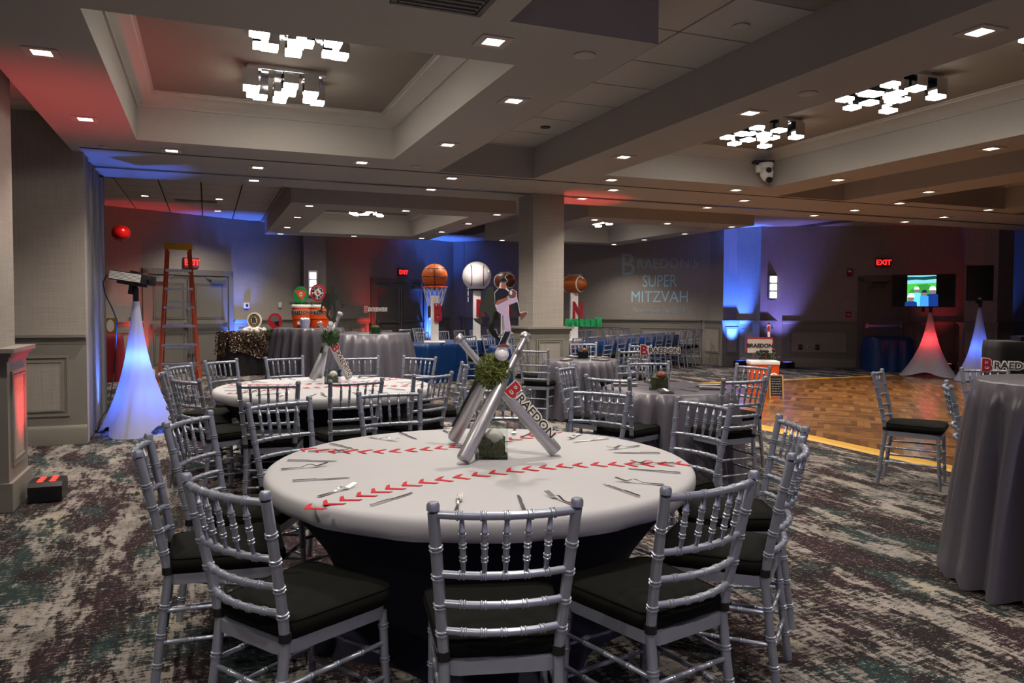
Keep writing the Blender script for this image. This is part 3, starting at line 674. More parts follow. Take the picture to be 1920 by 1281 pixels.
def seat_outline(d=0., back=0.):
    pts = []; hw_f, hw_b, yf, yb = .205+d, .172+d, .215+d, -.205-d+back
    r = .05
    for (cx, cy, a0) in ((hw_f-r, yf-r, 0), (-hw_f+r, yf-r, 90), (-hw_b+r, yb+r, 180), (hw_b-r, yb+r, 270)):
        for k in range(5): a = math.radians(a0+k*22.5); pts.append((cx+r*math.cos(a), cy+r*math.sin(a)))
    # bow the front edge a little
    return pts
near_parts = [(nm, m.mesh(nm, mt, ang=50), mt) for nm, m, mt in chair_parts()]
fm = MB()
for nm, m_, mt in chair_parts(5, False):
    fm.cur = 1 if mt == 'cushion' else 0; fm.add(m_.v, m_.f)
far_me = fm.mesh('chair', ['chair_silver', 'cushion'], ang=50)
def chair(x, y, face, label, group, detail=True):
    """x,y of the back's top rail; face = direction the sitter looks"""
    d = Vector((math.cos(face), math.sin(face), 0)); loc = Vector((x, y, 0))+d*.285; rz = face-PI/2
    if detail:
        o = thing('banquet_chair', label, 'chair', loc, rz, group)
        for nm, me, mt in near_parts: obj(nm, me, o)
    else:
        o = tag(obj('banquet_chair', far_me), label, 'chair', group); o.location = loc; o.rotation_euler = (0, 0, rz)
    return o
def chair_px(a, b, c, label, group, detail=True, mix=.5):
    """from the two post tops seen in the photograph; c = centre of the table it belongs to"""
    A, B = at(*a, .925), at(*b, .925); mid = (A+B)/2; e = B-A; n_ = Vector((-e.y, e.x, 0)).normalized(); t = Vector((c[0]-mid.x, c[1]-mid.y, 0)).normalized()
    if n_.dot(t) < 0: n_ = -n_
    f = n_*mix+t*(1-mix); return chair(mid.x, mid.y, math.atan2(f.y, f.x), label, group, detail)

T1, T2, T3, T4, T6 = (1.18, 3.3), (.97, 6.87), (3.72, 5.62), (4.62, 9.05), (6.0, 3.7)
G1 = 'silver chairs round the near white table'
D1 = ['chair with its back squarely to the camera', 'chair at the front left', 'chair at the far left, seen edge-on', 'chair at the back left corner', 'chair between the two white tables at left', 'chair left of the bats', 'chair behind the bats', 'chair right of the bats', 'chair at back right by the grey table', 'chair at the far right, farther of two', 'chair at the far right, nearer of two', 'chair at the front right']
N1 = [((823, 945), (1071, 935)), ((357, 888), (487, 925)), ((255, 845), (280, 815)), ((312, 792), (391, 771)), ((467, 755), (577, 745)), ((675, 735), (785, 730)), ((872, 728), (980, 724)), ((1075, 727), (1178, 735)), ((1278, 745), (1364, 757)), ((1469, 777), (1504, 802)), ((1481, 853), (1509, 819)), ((1252, 915), (1412, 885))]
for (a, b), d in zip(N1, D1): chair_px(a, b, T1, 'silver bamboo-style %s of the near white table' % d, G1)
G2 = 'silver chairs round the farther white table'
D2 = ['near side, left of two backs', 'near side, right of two backs', 'near right, turned toward the bats', 'far right, beside the blue cloths', 'far side behind the bats', 'far side before the black sequin cloth', 'far left, clear of the others', 'left, in front of the ladder', 'extreme left, seen edge-on', 'near left, woven-looking back', 'right side, seen edge-on']
N2 = [((455, 718), (551, 715)), ((619, 714), (717, 708)), ((775, 702), (849, 697)), ((760, 667), (815, 669)), ((646, 669), (701, 667)), ((500, 670), (565, 667)), ((385, 677), (442, 672)), ((316, 686), (354, 681)), ((301, 699), (311, 692)), ((329, 706), (364, 711)), ((867, 675), (877, 688))]
for (a, b), d in zip(N2, D2): chair_px(a, b, T2, 'silver chair of the farther white table, %s' % d, G2, mix=.6)
G3 = 'silver chairs round the grey-clothed tables'
for a, b, c, d in [((1095, 702), (1184, 709), T3, 'near left of the grey table with the name sign'), ((1357, 710), (1436, 707), T3, 'right of the grey table, seat over the parquet edge'), ((1389, 682), (1437, 686), T3, 'behind the right-hand chair, before the orange cooler'), ((1177, 677), (1255, 677), T3, 'behind the name sign on the grey table'), ((1044, 688), (1077, 685), T3, 'far left of the grey table with the name sign'),
                   ((1165, 656), (1202, 655), T4, 'right of the smaller grey table'), ((1186, 645.5), (1216, 647), T4, 'far right of the smaller grey table'), ((1068, 642.7), (1118, 642), T4, 'behind the green sign on the smaller grey table'), ((977, 654.5), (1022.7, 654.5), T4, 'left of the smaller grey table, below the column'), ((960, 645), (994, 644), T4, 'far left of the smaller grey table, partly behind another'),
                   ((1638, 698), (1653, 692), T6, 'standing alone on the parquet edge'), ((1744, 720), (1812, 716), T6, 'half behind the tall grey cloth'), ((1797, 689), (1895, 690), T6, 'facing the camera below the red B sign')]:
    chair_px(a, b, c, 'silver chair %s' % d, G3, mix=.5)

# clear glass: mostly see-through with a reflecting skin
gm = MATS['glass']; nt = gm.node_tree; nt.nodes.clear()
a_ = nt.nodes.new('ShaderNodeBsdfTransparent'); b_ = nt.nodes.new('ShaderNodeBsdfGlossy'); b_.inputs['Roughness'].default_value = .03; c_ = nt.nodes.new('ShaderNodeLayerWeight'); c_.inputs[0].default_value = .38
mx = nt.nodes.new('ShaderNodeMixShader'); o_ = nt.nodes.new('ShaderNodeOutputMaterial'); a_.inputs[0].default_value = (.93, .96, .96, 1)
nt.links.new(c_.outputs['Facing'], mx.inputs[0]); nt.links.new(a_.outputs[0], mx.inputs[1]); nt.links.new(b_.outputs[0], mx.inputs[2]); nt.links.new(mx.outputs[0], o_.inputs[0])

# ================================================================== TABLES AND CLOTHS
def drape(m, outline, zt, zb, flare, amp, k, seed=0, n_lev=9, bow=.0, top=True):
    """cloth hanging from a closed outline of (x, y, nx, ny) points"""
    rg = random.Random(seed); ph = [rg.random()*6.28 for _ in range(4)]; N = len(outline); vs = []
    for i in range(n_lev):
        t = i/(n_lev-1); z = zt+(zb-zt)*t
        if i == 0: z = zt
        for j, (x, y, nx, ny) in enumerate(outline):
            a = 2*PI*j/N; f = (abs(math.sin(k*a/2*(1)+ph[0]+.5*math.sin(3*a+ph[1])))*2-1.2)*.75+math.sin(k*1.6*a+ph[1])*.25*(1 if abs(k*1.6-round(k*1.6)) < .01 else 0)+math.sin((k+3)*a+ph[2])*.4
            e = flare*t+amp*f*min(1, t*2.2)**.8+.012*min(1, t*8)
            vs.append((x+nx*e, y+ny*e, z+(.012*math.sin(k*a+ph[3]) if i == n_lev-1 else 0)))
    m.add(vs, [(i*N+j, i*N+(j+1) % N, (i+1)*N+(j+1) % N, (i+1)*N+j) for i in range(n_lev-1) for j in range(N)])
    if top:
        rings = [[(x-nx*.012, y-ny*.012, zt+.006) for x, y, nx, ny in outline]]
        o = len(m.v); m.v += [tuple(v) for v in rings[0]]
        for j in range(N): m.f.append((o-N*n_lev+j, o+j, o+(j+1) % N, o-N*n_lev+(j+1) % N)); m.m.append(m.cur)
        m.f.append(tuple(range(o, o+N))); m.m.append(m.cur)
def circle_outline(R, n=168): return [(R*math.cos(2*PI*j/n), R*math.sin(2*PI*j/n), math.cos(2*PI*j/n), math.sin(2*PI*j/n)) for j in range(n)]
def rect_outline(w, d, r=.06, step=.06):
    P = []; a, b = w/2-r, d/2-r
    for (cx, cy, a0, ex, ey) in ((a, -b, -90, 0, 1), (a, b, 0, -1, 0), (-a, b, 90, 0, -1), (-a, -b, 180, 1, 0)):
        for k in range(5): q = math.radians(a0+k*22.5); P.append((cx+r*math.cos(q), cy+r*math.sin(q), math.cos(q), math.sin(q)))
        L = 2*(b if ex == 0 else a); q = math.radians(a0+90); nn = int(L/step)
        for k in range(1, nn): P.append((cx+r*math.cos(q)+ex*L*k/nn, cy+r*math.sin(q)+ey*L*k/nn, math.cos(q), math.sin(q)))
    return P
def folding_table(x, y, R, h, label, rz=0., name='round_table', rect=None):
    o = thing(name, label, 'table', (x, y, 0), rz)
    m = MB()
    if rect: m.box(-rect[0]/2, rect[0]/2, -rect[1]/2, rect[1]/2, h-.03, h, .006); pts = [(sx*(rect[0]/2-.12), sy*(rect[1]/2-.08)) for sx in (-1, 1) for sy in (-1, 1)]
    else: m.lathe([(0, h-.03), (R-.01, h-.03), (R, h-.02), (R, h-.008), (R-.008, h), (0, h)], 48); pts = [(sx*R*.42, sy*R*.42) for sx in (-1, 1) for sy in (-1, 1)]
    m.build('tabletop', 'pine', o)
    for px, py in pts: m = MB(); m.tube([(px, py, 0), (px, py, h-.03)], .016, 8); m.build('leg', 'steel', o)
    return o
def round_cloth(x, y, R, h, mt, label, flare=.1, amp=.03, k=13, seed=0, group=None, cat='tablecloth', zb=.012):
    m = MB(); drape(m, circle_outline(R), h, zb, flare, amp, k, seed); o = tag(m.build('tablecloth', mt, ang=75), label, cat, group); o.location = (x, y, 0); return o
TH = .745
def stretch_set(x, y, R, a, b, label, arcs, sc_=1., seed=1):
    folding_table(x, y, R-.04, TH-.006, 'round folding table under the %s white cloth' % label)
    # navy stretch cover: pulled in at the waist and out to four feet
    def md(t, an, r): return r*(1+(.16*max(0, (t-.55)/.45)**1.5)*math.cos(4*an+.6))
    m = MB(); m.lathe([(R-.03, .70), (R-.035, .68), (R-.09, .62), (R-.17, .53), (R-.25, .42), (R-.31, .3), (R-.34, .18), (R-.33, .08), (R-.28, .0)], 72, mod=md)
    m.f.pop(); m.f.pop(); m.m = m.m[:-2]
    o = tag(m.build('stretch_cover', 'cloth_navy', ang=80), 'dark navy stretch cover round the base of the %s white table' % label, 'table cover'); o.location = (x, y, 0)
    rg = random.Random(seed)
    def rp(t, an, r): return r+.006*math.sin(17*an+1)*max(0, t-.6)*2+.004*math.sin(31*an)*max(0, t-.5)
    m = MB(); m.lathe([(0, TH+.002), (R*.5, TH+.002), (R-.04, TH+.002), (R-.02, TH), (R-.008, TH-.007), (R-.002, TH-.018), (R, TH-.04), (R-.008, TH-.07), (R-.02, TH-.085), (R-.022, TH-.088)], 96, mod=rp)
    m.f.pop(); m.m.pop()
    o = tag(m.build('tablecloth', 'cloth_white', ang=80), 'white cloth with red baseball stitching on the %s round table' % label, 'tablecloth'); o.location = (x, y, 0)
    m = MB(); k = sc_; m.plate([(-.034*k, 0), (.004*k, .04*k), (.026*k, .046*k), (-.008*k, .002*k), (.03*k, -.052*k), (.012*k, -.054*k)], 0, .0022); sme = m.mesh('stitch', 'red_felt', smooth=False)
    for arc, flip in arcs:
        # even spacing along a smooth curve
        P = []
        for i in range(len(arc)-1):
            p0, p1, p2, p3 = (Vector(arc[max(0, min(len(arc)-1, i+d))]+(0,)) for d in (-1, 0, 1, 2))
            for s in range(16): t = s/16; P.append(.5*((2*p1)+(p2-p0)*t+(2*p0-5*p1+4*p2-p3)*t*t+(3*p1-p0-3*p2+p3)*t**3))
        P.append(Vector(arc[-1]+(0,))); step = .072*sc_; acc = step
        for i in range(1, len(P)):
            acc += (P[i]-P[i-1]).length
            if acc >= step:
                acc = 0; d = P[i]-P[i-1]; s_ = obj('stitch', sme, o); s_.location = (P[i].x-x, P[i].y-y, TH+.0025); s_.rotation_euler = (0, 0, math.atan2(d.y, d.x)+rg.uniform(-.15, .15)); 
                if flip: s_.scale = (1, -1, 1)
R1 = .96
A1 = [(.333, 2.726), (.481, 2.805), (.677, 2.917), (.877, 2.978), (1.097, 3.012), (1.317, 3.042), (1.531, 3.032), (1.736, 2.979), (1.867, 2.929), (2.009, 2.89)]
A2 = [(.443, 3.84), (.555, 3.75), (.673, 3.694), (.799, 3.652), (.938, 3.637), (1.079, 3.642), (1.3, 3.68), (1.53, 3.753), (1.72, 3.83), (1.858, 3.911)]
T1 = (1.17, 3.28)
stretch_set(T1[0], T1[1], R1, 0, 0, 'near', [(A1, False), (A2, True)])
B1 = [(.16, 6.5), (.5, 6.68), (.97, 6.74), (1.4, 6.68), (1.78, 6.5)]; B2 = [(.2, 7.3), (.5, 7.12), (.97, 7.05), (1.4, 7.12), (1.75, 7.28)]
stretch_set(T2[0], T2[1], .94, 0, 0, 'farther', [(B1, False), (B2, True)])

# cutlery
def fork_mesh():
    m = MB(); prof = []
    for t in [i/14 for i in range(15)]:
        y = t*.2; z = .004+.012*math.sin(min(1, max(0, (t-.45)/.3))*PI)*.9+(.012*max(0, (t-.82)/.18)); w = .0045+.004*max(0, 1-t/.35) if t < .6 else .0045+.008*min(1, (t-.6)/.12)
        prof.append((y, z, w))
    n = 12
    vs = [(s*w, y, z+dz) for y, z, w in prof[:n] for s, dz in ((-1, 0), (1, 0), (1, .002), (-1, .002))]
    fs = [(i*4+j, i*4+(j+1) % 4, (i+1)*4+(j+1) % 4, (i+1)*4+j) for i in range(n-1) for j in range(4)]+[(3, 2, 1, 0), tuple((n-1)*4+j for j in range(4))]
    m.add(vs, fs)
    for k in range(4):
        x = (k-1.5)*.0062; m.bar((x, prof[n-1][0]-.002, prof[n-1][1]+.001), (x, .2, prof[-1][1]+.001), .003, .002)
    return m.mesh('fork', 'cutlery')
def knife_mesh():
    m = MB(); m.plate([(-.007, 0), (.007, 0), (.0065, .095), (-.0065, .095)], .001, .007); m.plate([(-.005, .09), (.005, .09), (.005, .11), (-.005, .11)], .0015, .005)
    m.plate([(-.0055, .105), (.006, .105), (.0085, .14), (.008, .19), (.004, .222), (-.0045, .228)], .002, .0042); return m.mesh('table_knife', 'cutlery')
fork_me, knife_me = fork_mesh(), knife_mesh()
def lay(T, R, specs, tbl, group, r0):
    rg = random.Random(9)
    for (a, b), d in specs:
        q = (at(*a, .925)+at(*b, .925))/2; an = math.atan2(q.y-T[1], q.x-T[0]); inw = an+PI
        rad = Vector((math.cos(an), math.sin(an), 0)); tan = Vector((-rad.y, rad.x, 0))          # tan: anticlockwise, to the sitter's left is -tan... seen from above
        for me, nm, off in ((fork_me, 'fork', -.125), (knife_me, 'table_knife', .125)):
            o = tag(obj(nm, me), '%s on the %s white table, %s' % ('fork' if nm == 'fork' else 'knife', tbl, d), 'fork' if nm == 'fork' else 'knife', group)
            p = Vector((T[0], T[1], TH+.0022))+rad*(r0+rg.uniform(-.02, .02))+tan*(off+rg.uniform(-.02, .02)); o.location = p; o.rotation_euler = (0, 0, inw-PI/2+rg.uniform(-.12, .12))
lay(T1, R1, list(zip(N1, [d.replace('chair ', 'for the chair ', 1).replace(' with its back squarely to the camera', ' with its back to the camera') for d in D1])), 'near', 'cutlery on the near white table', .87)
lay(T2, .94, list(zip(N2, ['place '+d for d in D2])), 'farther', 'cutlery on the farther white table', .85)

# ---- bats centrepieces
def bat(m, a, b, r=.031, n=16):
    a, b = Vector(a), Vector(b); L = (b-a).length; pr = ((0, .9), (.012, 1), (.3, 1), (.45, .93), (.58, .78), (.7, .58), (.82, .5), (.94, .48), (.955, .52), (.965, .82), (.99, .84), (1, .7))
    m.tube([a.lerp(b, t) for t, _ in pr], [r*k for _, k in pr], n)
def basis(o, X, Yaway):
    X = Vector(X).normalized(); Y = Vector(Yaway); Y = (Y-X*Y.dot(X)).normalized(); Z = X.cross(Y); return Matrix((X, Y, Z)).transposed().to_4x4()
def name_sign(parent, origin, X, away, size, back=False):
    """die-cut name sign: a red initial then patterned capitals on a white edge"""
    M = basis(None, X, away); M.translation = Vector(origin)
    bm_ = text_mesh('RAEDON', size, .0025*size/.05, 'dark_board' if back else 'letter_cream', offset=.012*size/.05*.5, align='LEFT')
    o = obj('name_sign', bm_, parent); o.matrix_local = M
    ini = text_mesh('B', size*1.75, .003*size/.05, 'dark_board' if back else 'letter_cream', offset=.0035*size/.05*1.6, align='CENTER')
    k = obj('initial_edge', ini, o); k.location = (-size*.62, 0, 0)
    if not back:
        k = obj('initial', text_mesh('B', size*1.75, .004*size/.05, 'letter_red', offset=.002*size/.05), o); k.location = (-size*.62, -.0012*size/.05, 0)
        k = obj('lettering', text_mesh('RAEDON', size, .0035*size/.05, 'letter_black', align='LEFT'), o); k.location = (0, -.001*size/.05, 0)
    return o
def grass_ball(parent, c, r, mt, core, n, seed=0, bl=.035):
    rg = random.Random(seed); m = MB(); m.ball(c, r*.86, 20, 14); o = m.build('moss_ball', core, parent)
    m = MB()
    for _ in range(n):
        d = Vector((rg.gauss(0, 1), rg.gauss(0, 1), rg.gauss(0, 1))).normalized(); t = d.cross(Vector((rg.gauss(0, 1), rg.gauss(0, 1), rg.gauss(0, 1)))).normalized(); u_ = d.cross(t)
        p = Vector(c)+d*r*rg.uniform(.8, .95); e = p+d*bl*rg.uniform(.2, .7)+t*bl*rg.uniform(.3, 1); f = p+d*bl*rg.uniform(.3, .6)+t*bl*.4; w = u_*.0016*bl/.035
        m.add([p-w, p+w, f+w*.8, f-w*.8, e], [(0, 1, 2, 3), (3, 2, 4)])
    k = m.build('grass_blades', mt, o, smooth=False); k['kind'] = 'stuff'
def cutout(parent, name, origin, rz, polys, mts, s, cx, cy, th=.004):
    e = None
    for (poly, mt), y in zip(polys, range(len(polys))):
        m = MB(); m.prism([((x-cx)*s, (cy-z)*s) for x, z in poly], -th/2-.0008*y if y else -th/2, th/2)
        o = m.build(name if e is None else 'print', mt, parent if e is None else e, smooth=False)
        if e is None: e = o; o.location = origin; o.rotation_euler = (0, 0, rz)
    return e
def ell(cx, cy, rx, ry, n=14): return [(cx+rx*math.cos(2*PI*k/n), cy+ry*math.sin(2*PI*k/n)) for k in range(n)]
PITCHER = [([(672, 690), (668, 600), (700, 562), (712, 520), (708, 500), (725, 485), (752, 490), (766, 515), (752, 528), (756, 560), (776, 585), (800, 572), (832, 590), (834, 630), (842, 665), (858, 745), (905, 735), (915, 752), (868, 804), (852, 790), (838, 705), (818, 672), (776, 692), (776, 760), (792, 880), (768, 960), (782, 992), (780, 1008), (690, 1008), (700, 980), (745, 885), (735, 772), (690, 735)], 'white'),
           ([(674, 690), (671, 602), (702, 565), (748, 572), (774, 592), (770, 618), (744, 648), (692, 664)], 'jersey'),
           ([(686, 735), (684, 700), (740, 655), (822, 628), (838, 640), (834, 668), (812, 676), (770, 690), (774, 760), (790, 882), (748, 890), (736, 770)], 'pants'),
           (ell(736, 548, 19, 24), 'skin'), ([(708, 516), (712, 496), (730, 486), (750, 492), (764, 514), (740, 520)], 'jersey'), ([(680, 672), (690, 656), (740, 640), (770, 628), (768, 646), (730, 664), (690, 682)], 'skin'),
           (ell(800, 605, 30, 27), 'shoe'), (ell(790, 600, 10, 16), 'white'),
           ([(812, 678), (838, 668), (858, 764), (846, 776)], 'jersey'), ([(856, 752), (904, 738), (912, 754), (866, 800)], 'shoe'), ([(748, 886), (786, 890), (742, 988), (706, 976)], 'jersey'), ([(694, 990), (740, 972), (780, 992), (778, 1004), (693, 1004)], 'shoe')]
SHADE = [([(598, 610), (612, 560), (630, 545), (655, 552), (662, 590), (672, 640), (690, 700), (700, 770), (668, 800), (660, 860), (690, 910), (724, 960), (706, 968), (650, 920), (622, 870), (632, 780), (600, 740), (580, 730), (566, 760), (580, 820), (560, 836), (520, 810), (504, 786), (545, 790), (556, 700), (566, 650)], 'dark_board')]
def centerpiece(label, table, ballc, r, bats, sign, sign_b, white, wr, fig, blades, core, nb, sc_, shade_at, fig_polys, sg=.05):
    o = thing('bat_centerpiece', label, 'centerpiece', (table[0], table[1], TH))
    o2 = Vector(o.location); L = lambda p: Vector(p)-o2
    for a, b in bats: m = MB(); bat(m, L(a), L(b), .033*sc_); m.build('bat', 'bat', o)
    grass_ball(o, L(ballc), r, blades, core, nb, 3, .04*sc_)
    m = MB(); m.ball(L(white), wr, 24, 16); m.build('white_ball', 'white_gloss', o)
    s = .01*.0632*sc_
    cutout(o, 'dark_cutout', L(shade_at), -YAW+.15, SHADE, None, s, 660, 965)
    cutout(o, 'player_cutout', L(fig), -YAW, fig_polys, None, s, 724, 1008)
    (p, X, aw) = sign; name_sign(o, L(p), X, aw, sg)
    (p, X, aw) = sign_b; name_sign(o, L(p), X, aw, sg, True)
    return o
bA = (at(868, 872, TH)+Vector((0, 0, .022)), far(988, 627, 3.72)); bB = (at(1043, 856, TH)+Vector((0, 0, .022)), far(856, 631, 3.62)); bC = (at(850, 832, TH)+Vector((0, 0, .022)), far(955, 622, 3.78))
dB = (bB[0]-bB[1]).normalized(); dC = (bC[0]-bC[1]).normalized()
nB = -FW+RT*.45+UP*.25; nB = (nB-dB*nB.dot(dB)).normalized(); sB = RT*.85+UP*.5-FW*.35; sB = (sB-dB*sB.dot(dB)).normalized()
sC = Vector((-.85, .5, .3)); sC = (sC-dC*sC.dot(dC)).normalized()
p_r = bB[1].lerp(bB[0], .56)+sB*.036
centerpiece('three crossed silver bats with moss ball and pitcher cutout on the near table', T1, far(925, 697, 3.63), .078, (bA, bB, bC), (p_r, dB, -nB), (bC[1].lerp(bC[0], .5)+sC*.036, dC, sC), far(941, 664, 3.58), .034, far(941, 652.5, 3.56), 'blade', 'moss', 1500, 1., far(925, 641, 3.66), PITCHER, .062)
dd = 7.0
tA = (at(585, 716, TH)+Vector((0, 0, .022)), far(639, 586, 7.3)); tB = (at(655, 714, TH)+Vector((0, 0, .022)), far(598, 604, 7.1)); tC = (at(600, 709, TH)+Vector((0, 0, .022)), far(620, 606, 6.9))
eB = (tB[0]-tB[1]).normalized(); eC = (tC[0]-tC[1]).normalized(); uB = Vector((.3, -.95, .2)); uB = (uB-eB*uB.dot(eB)).normalized()
centerpiece('three crossed silver bats with moss ball and dark figure cutouts on the farther table', T2, far(620, 632, 7.05), .078, (tA, tB, tC), (tB[1].lerp(tB[0], .53)+uB*.036, eB, -uB), (tC[1].lerp(tC[0], .5)+Vector((-.04, 0, 0)), eC, Vector((-1, .3, .2))), far(621, 613, 7.0), .036, far(623, 604, 7.05), 'blade_dark', 'leaf', 700, 1., far(616, 604, 7.1), [(PITCHER[0][0], 'dark_board')], .062)

# ---- glass cube vases
def vase(x, y, z, s, label, fill, ball=None, rz=0., sign=None, h=1.):
    o = thing('glass_vase', label, 'vase', (x, y, z), rz); t = .005; hh = s*2*h
    for q in ((-s, s, -s, -s+t), (-s, s, s-t, s), (-s, -s+t, -s+t, s-t), (s-t, s, -s+t, s-t)): m = MB(); m.box(*q, .0, hh); m.build('pane', 'glass', o, smooth=False)
    m = MB(); m.box(-s, s, -s, s, 0, .008); m.build('glass_base', 'glass', o, smooth=False)
    rg = random.Random(int(x*100)); m = MB()
    m.lathe([(0, .009), (s*.8, .009), (s*.86, hh*.3), (s*.84, hh*.6), (s*.5, hh*.74), (0, hh*.78)], 14, mod=lambda tt, a, r: r*(1+.12*math.sin(5*a+tt*9)))
    m.build('moss', fill, o)
    if ball: m = MB(); m.ball((s*.15, -s*.3, hh*.66), s*.56, 18, 12, (1, 1, .95)); m.build('ball', ball, o)
    if sign:
        zz, sz, bk = sign; m = MB(); m.tube([(0, .02, hh*.4), (0, .02, zz)], .004, 6); m.build('stick', 'steel', o)
        if bk:
            me = text_mesh('RAEDON', sz, .004, 'green', offset=.02); k = obj('name_sign', me, o); k.location = (-sz*.3, 0, zz); m = MB(); m.box(-sz*2.4, sz*2.0, -.003, .003, zz-sz*.3, zz+sz*.3); m.box(sz*1.5, sz*2.5, -.004, .004, zz-sz*.55, zz+sz*.75, .001); m.build('sign_board', 'green', o)
        else: k = name_sign(o, (-sz*1.5, 0, zz), (1, 0, 0), (0, 1, 0), sz)
    return o
q = at(924, 861, TH); vase(q.x+.01, q.y+.04, TH+.003, .075, 'glass cube of moss and a baseball under the crossed bats, near table', 'moss', 'letter_cream', -YAW)
q = at(620, 720, TH); vase(q.x+.02, q.y, TH+.003, .064, 'glass cube with a baseball beside the bats, farther table', 'moss', 'letter_cream', -YAW)

# ---- grey tables
GT = 'grey satin tablecloths'
for (x, y), R, h, lb, fl, sd in ((T3, .56, .75, 'the round table with the glass vase and name sign', .09, 3), (T4, .5, .75, 'the smaller round table below the column', .09, 5), (T6, .55, .75, 'the round table behind the tall grey cloth', .08, 8)):
    folding_table(x, y, R-.005, h-.008, 'round table beneath the grey cloth of '+lb.replace('the round table ', '').replace('the smaller round table ', '') if False else 'table beneath the grey cloth of %s' % lb)
    round_cloth(x, y, R, h, 'cloth_grey', 'grey satin cloth in folds over %s' % lb, fl, .045, 26, sd, GT)
HT = 'tall tables in grey cloths'
for (x, y), R, h, lb, sd in (((4.22, 2.58), .46, 1.07, 'tall grey cloth filling the right picture edge', 2), ((1.63, 13.4), .58, 1.07, 'tall grey cloth under the orange coolers', 4), ((2.1, 10.5), .54, 1.07, 'tall grey cloth between the black sequin table and the blue tables', 6)):
    folding_table(x, y, R-.005, h-.008, 'tall table under the '+lb, name='cocktail_table'); round_cloth(x, y, R, h, 'cloth_grey', lb, .13, .058, 21, sd, HT)
Rv = lambda p, z=.758: (p[0], p[1], z)
q = at(1244, 733, .75); vase(q.x, q.y+.06, .757, .085, 'glass cube with a brown football in front of the name sign', 'moss', 'football', -YAW-.2, (.33, .064, False))
q = at(1090, 672, .75); vase(q.x-.05, q.y-.15, .757, .08, 'glass cube below the green sign on the smaller grey table', 'flower_black', 'football', -YAW, (.48, .1, True))
q = far(1880, 690, 6.9); vase(5.56, 3.86, .757, .08, 'glass vase with a name sign behind the tall grey cloth', 'moss', 'football', -YAW-.35, (.27, .075, False))
q = far(697, 628, 10.1); vase(2.13, 10.3, 1.077, .075, 'glass cube with small name sign on the tall cloth before the doors', 'leaf', None, -YAW, (.33, .06, False))
def napkin(x, y, z, rz, lb):
    o = thing('folded_napkin', lb, 'napkin', (x, y, z), rz, 'napkins on the grey tables')
    m = MB(); m.box(-.055, .055, -.11, .11, 0, .012, .004); m.build('fold', 'napkin', o); m = MB(); m.box(-.05, .045, -.1, .1, .012, .02, .003); m.build('flap', 'cloth_grey', o)
    m = MB(); m.box(-.012, .012, -.11, .11, .02, .0215); m.build('menu_strip', 'white', o, smooth=False)
for T, R, ang, nm in ((T3, .38, (-2.2, -.75, -.25, 1.3, 2.4), 'the grey table with the name sign'), (T4, .34, (-2.6, -1.2, .1, 1.4), 'the smaller grey table')):
    wh = ['at the near left', 'at the near right', 'at the right', 'on the far side', 'at the far left'] if len(ang) == 5 else ['at the left', 'on the near side', 'at the right', 'on the far side']
    for a, w_ in zip(ang, wh): napkin(T[0]+R*math.cos(a), T[1]+R*math.sin(a), .757, a+PI/2+.2, 'dark folded napkin %s of %s' % (w_, nm))
for k, (a, w_) in enumerate(((-1.5, 'front edge'), (-.5, 'right edge'), (2.0, 'back edge'))):
    o = tag(obj('table_knife', knife_me), 'steel knife near the %s of the grey table with the name sign' % w_, 'knife', 'cutlery on the grey table'); o.location = (T3[0]+.4*math.cos(a), T3[1]+.4*math.sin(a), .757); o.rotation_euler = (0, 0, a+PI/2)

# ---- long blue rows
U_, N_ = Vector((.819, .574, 0)), Vector((-.574, .819, 0)); RZ = math.atan2(.574, .819)
def blue_table(c, lb, w=1.76):
    folding_table(c.x, c.y, 0, .742, 'trestle under blue cloth %s' % lb, RZ, 'trestle_table', (w-.06, .74))
    m = MB(); drape(m, rect_outline(w, .76), .75, .012,   .03, .022, 22, int(c.x*10)); o = tag(m.build('tablecloth', 'cloth_blue', ang=75), 'blue satin cloth %s' % lb, 'tablecloth', 'blue satin cloths'); o.location = c; o.rotation_euler = (0, 0, RZ)
RO = Vector((6.795, 13.76, 0)); LO = Vector((4.0, 14.25, 0)); GB = 'silver chairs along the blue tables'
for k, s in enumerate((-1.5, .4, 2.3, 4.2)): blue_table(RO+U_*s, 'on the %s table of the row ending at the blue pilaster' % ORD[k])
for k, s in enumerate((.35, 2.25, 4.15)): blue_table(LO+U_*s, 'on the %s table of the row carrying the giant balls' % ORD[k])
fN, fS = math.atan2(N_.y, N_.x), math.atan2(-N_.y, -N_.x)
def row(O, ss, off, face, fmt, detail=False):
    for k, s in enumerate(ss): p = O+U_*s+N_*off; chair(p.x, p.y, face, fmt % ORD[k], GB, detail)
row(RO, (-2.1, -1.5, -.9, -.2, .4, 1.0, 1.75, 2.35, 2.95, 3.75, 4.3, 4.85), -.99, fN, 'silver chair %s on the near side of the row ending at the blue pilaster')
row(RO, (-2.1, -1.5, -.9, -.2, .4, 1.0, 1.7, 2.3, 2.9, 3.6, 4.2, 4.8), .99, fS, 'silver chair %s on the far side of the row ending at the blue pilaster')
row(LO, (1.2, 1.75, 2.35, 2.95, 3.55, 4.15, 4.75), -.99, fN, 'silver chair %s on the near side of the row carrying the giant balls')
row(LO, (-.3, .35, .95, 1.65, 2.25, 2.85, 3.55, 4.15, 4.75), .99, fS, 'silver chair %s on the far side of the row carrying the giant balls')
for k, (px, d) in enumerate(((655, 16.2), (697, 15.4), (722, 16.9), (760, 17.9), (783, 19.0))):
    q = far(px, 620, d); chair(q.x, q.y, fS if k % 2 == 0 else fN, 'silver chair %s of the few spread before the doors behind the tall cloth' % ORD[k], GB, False)
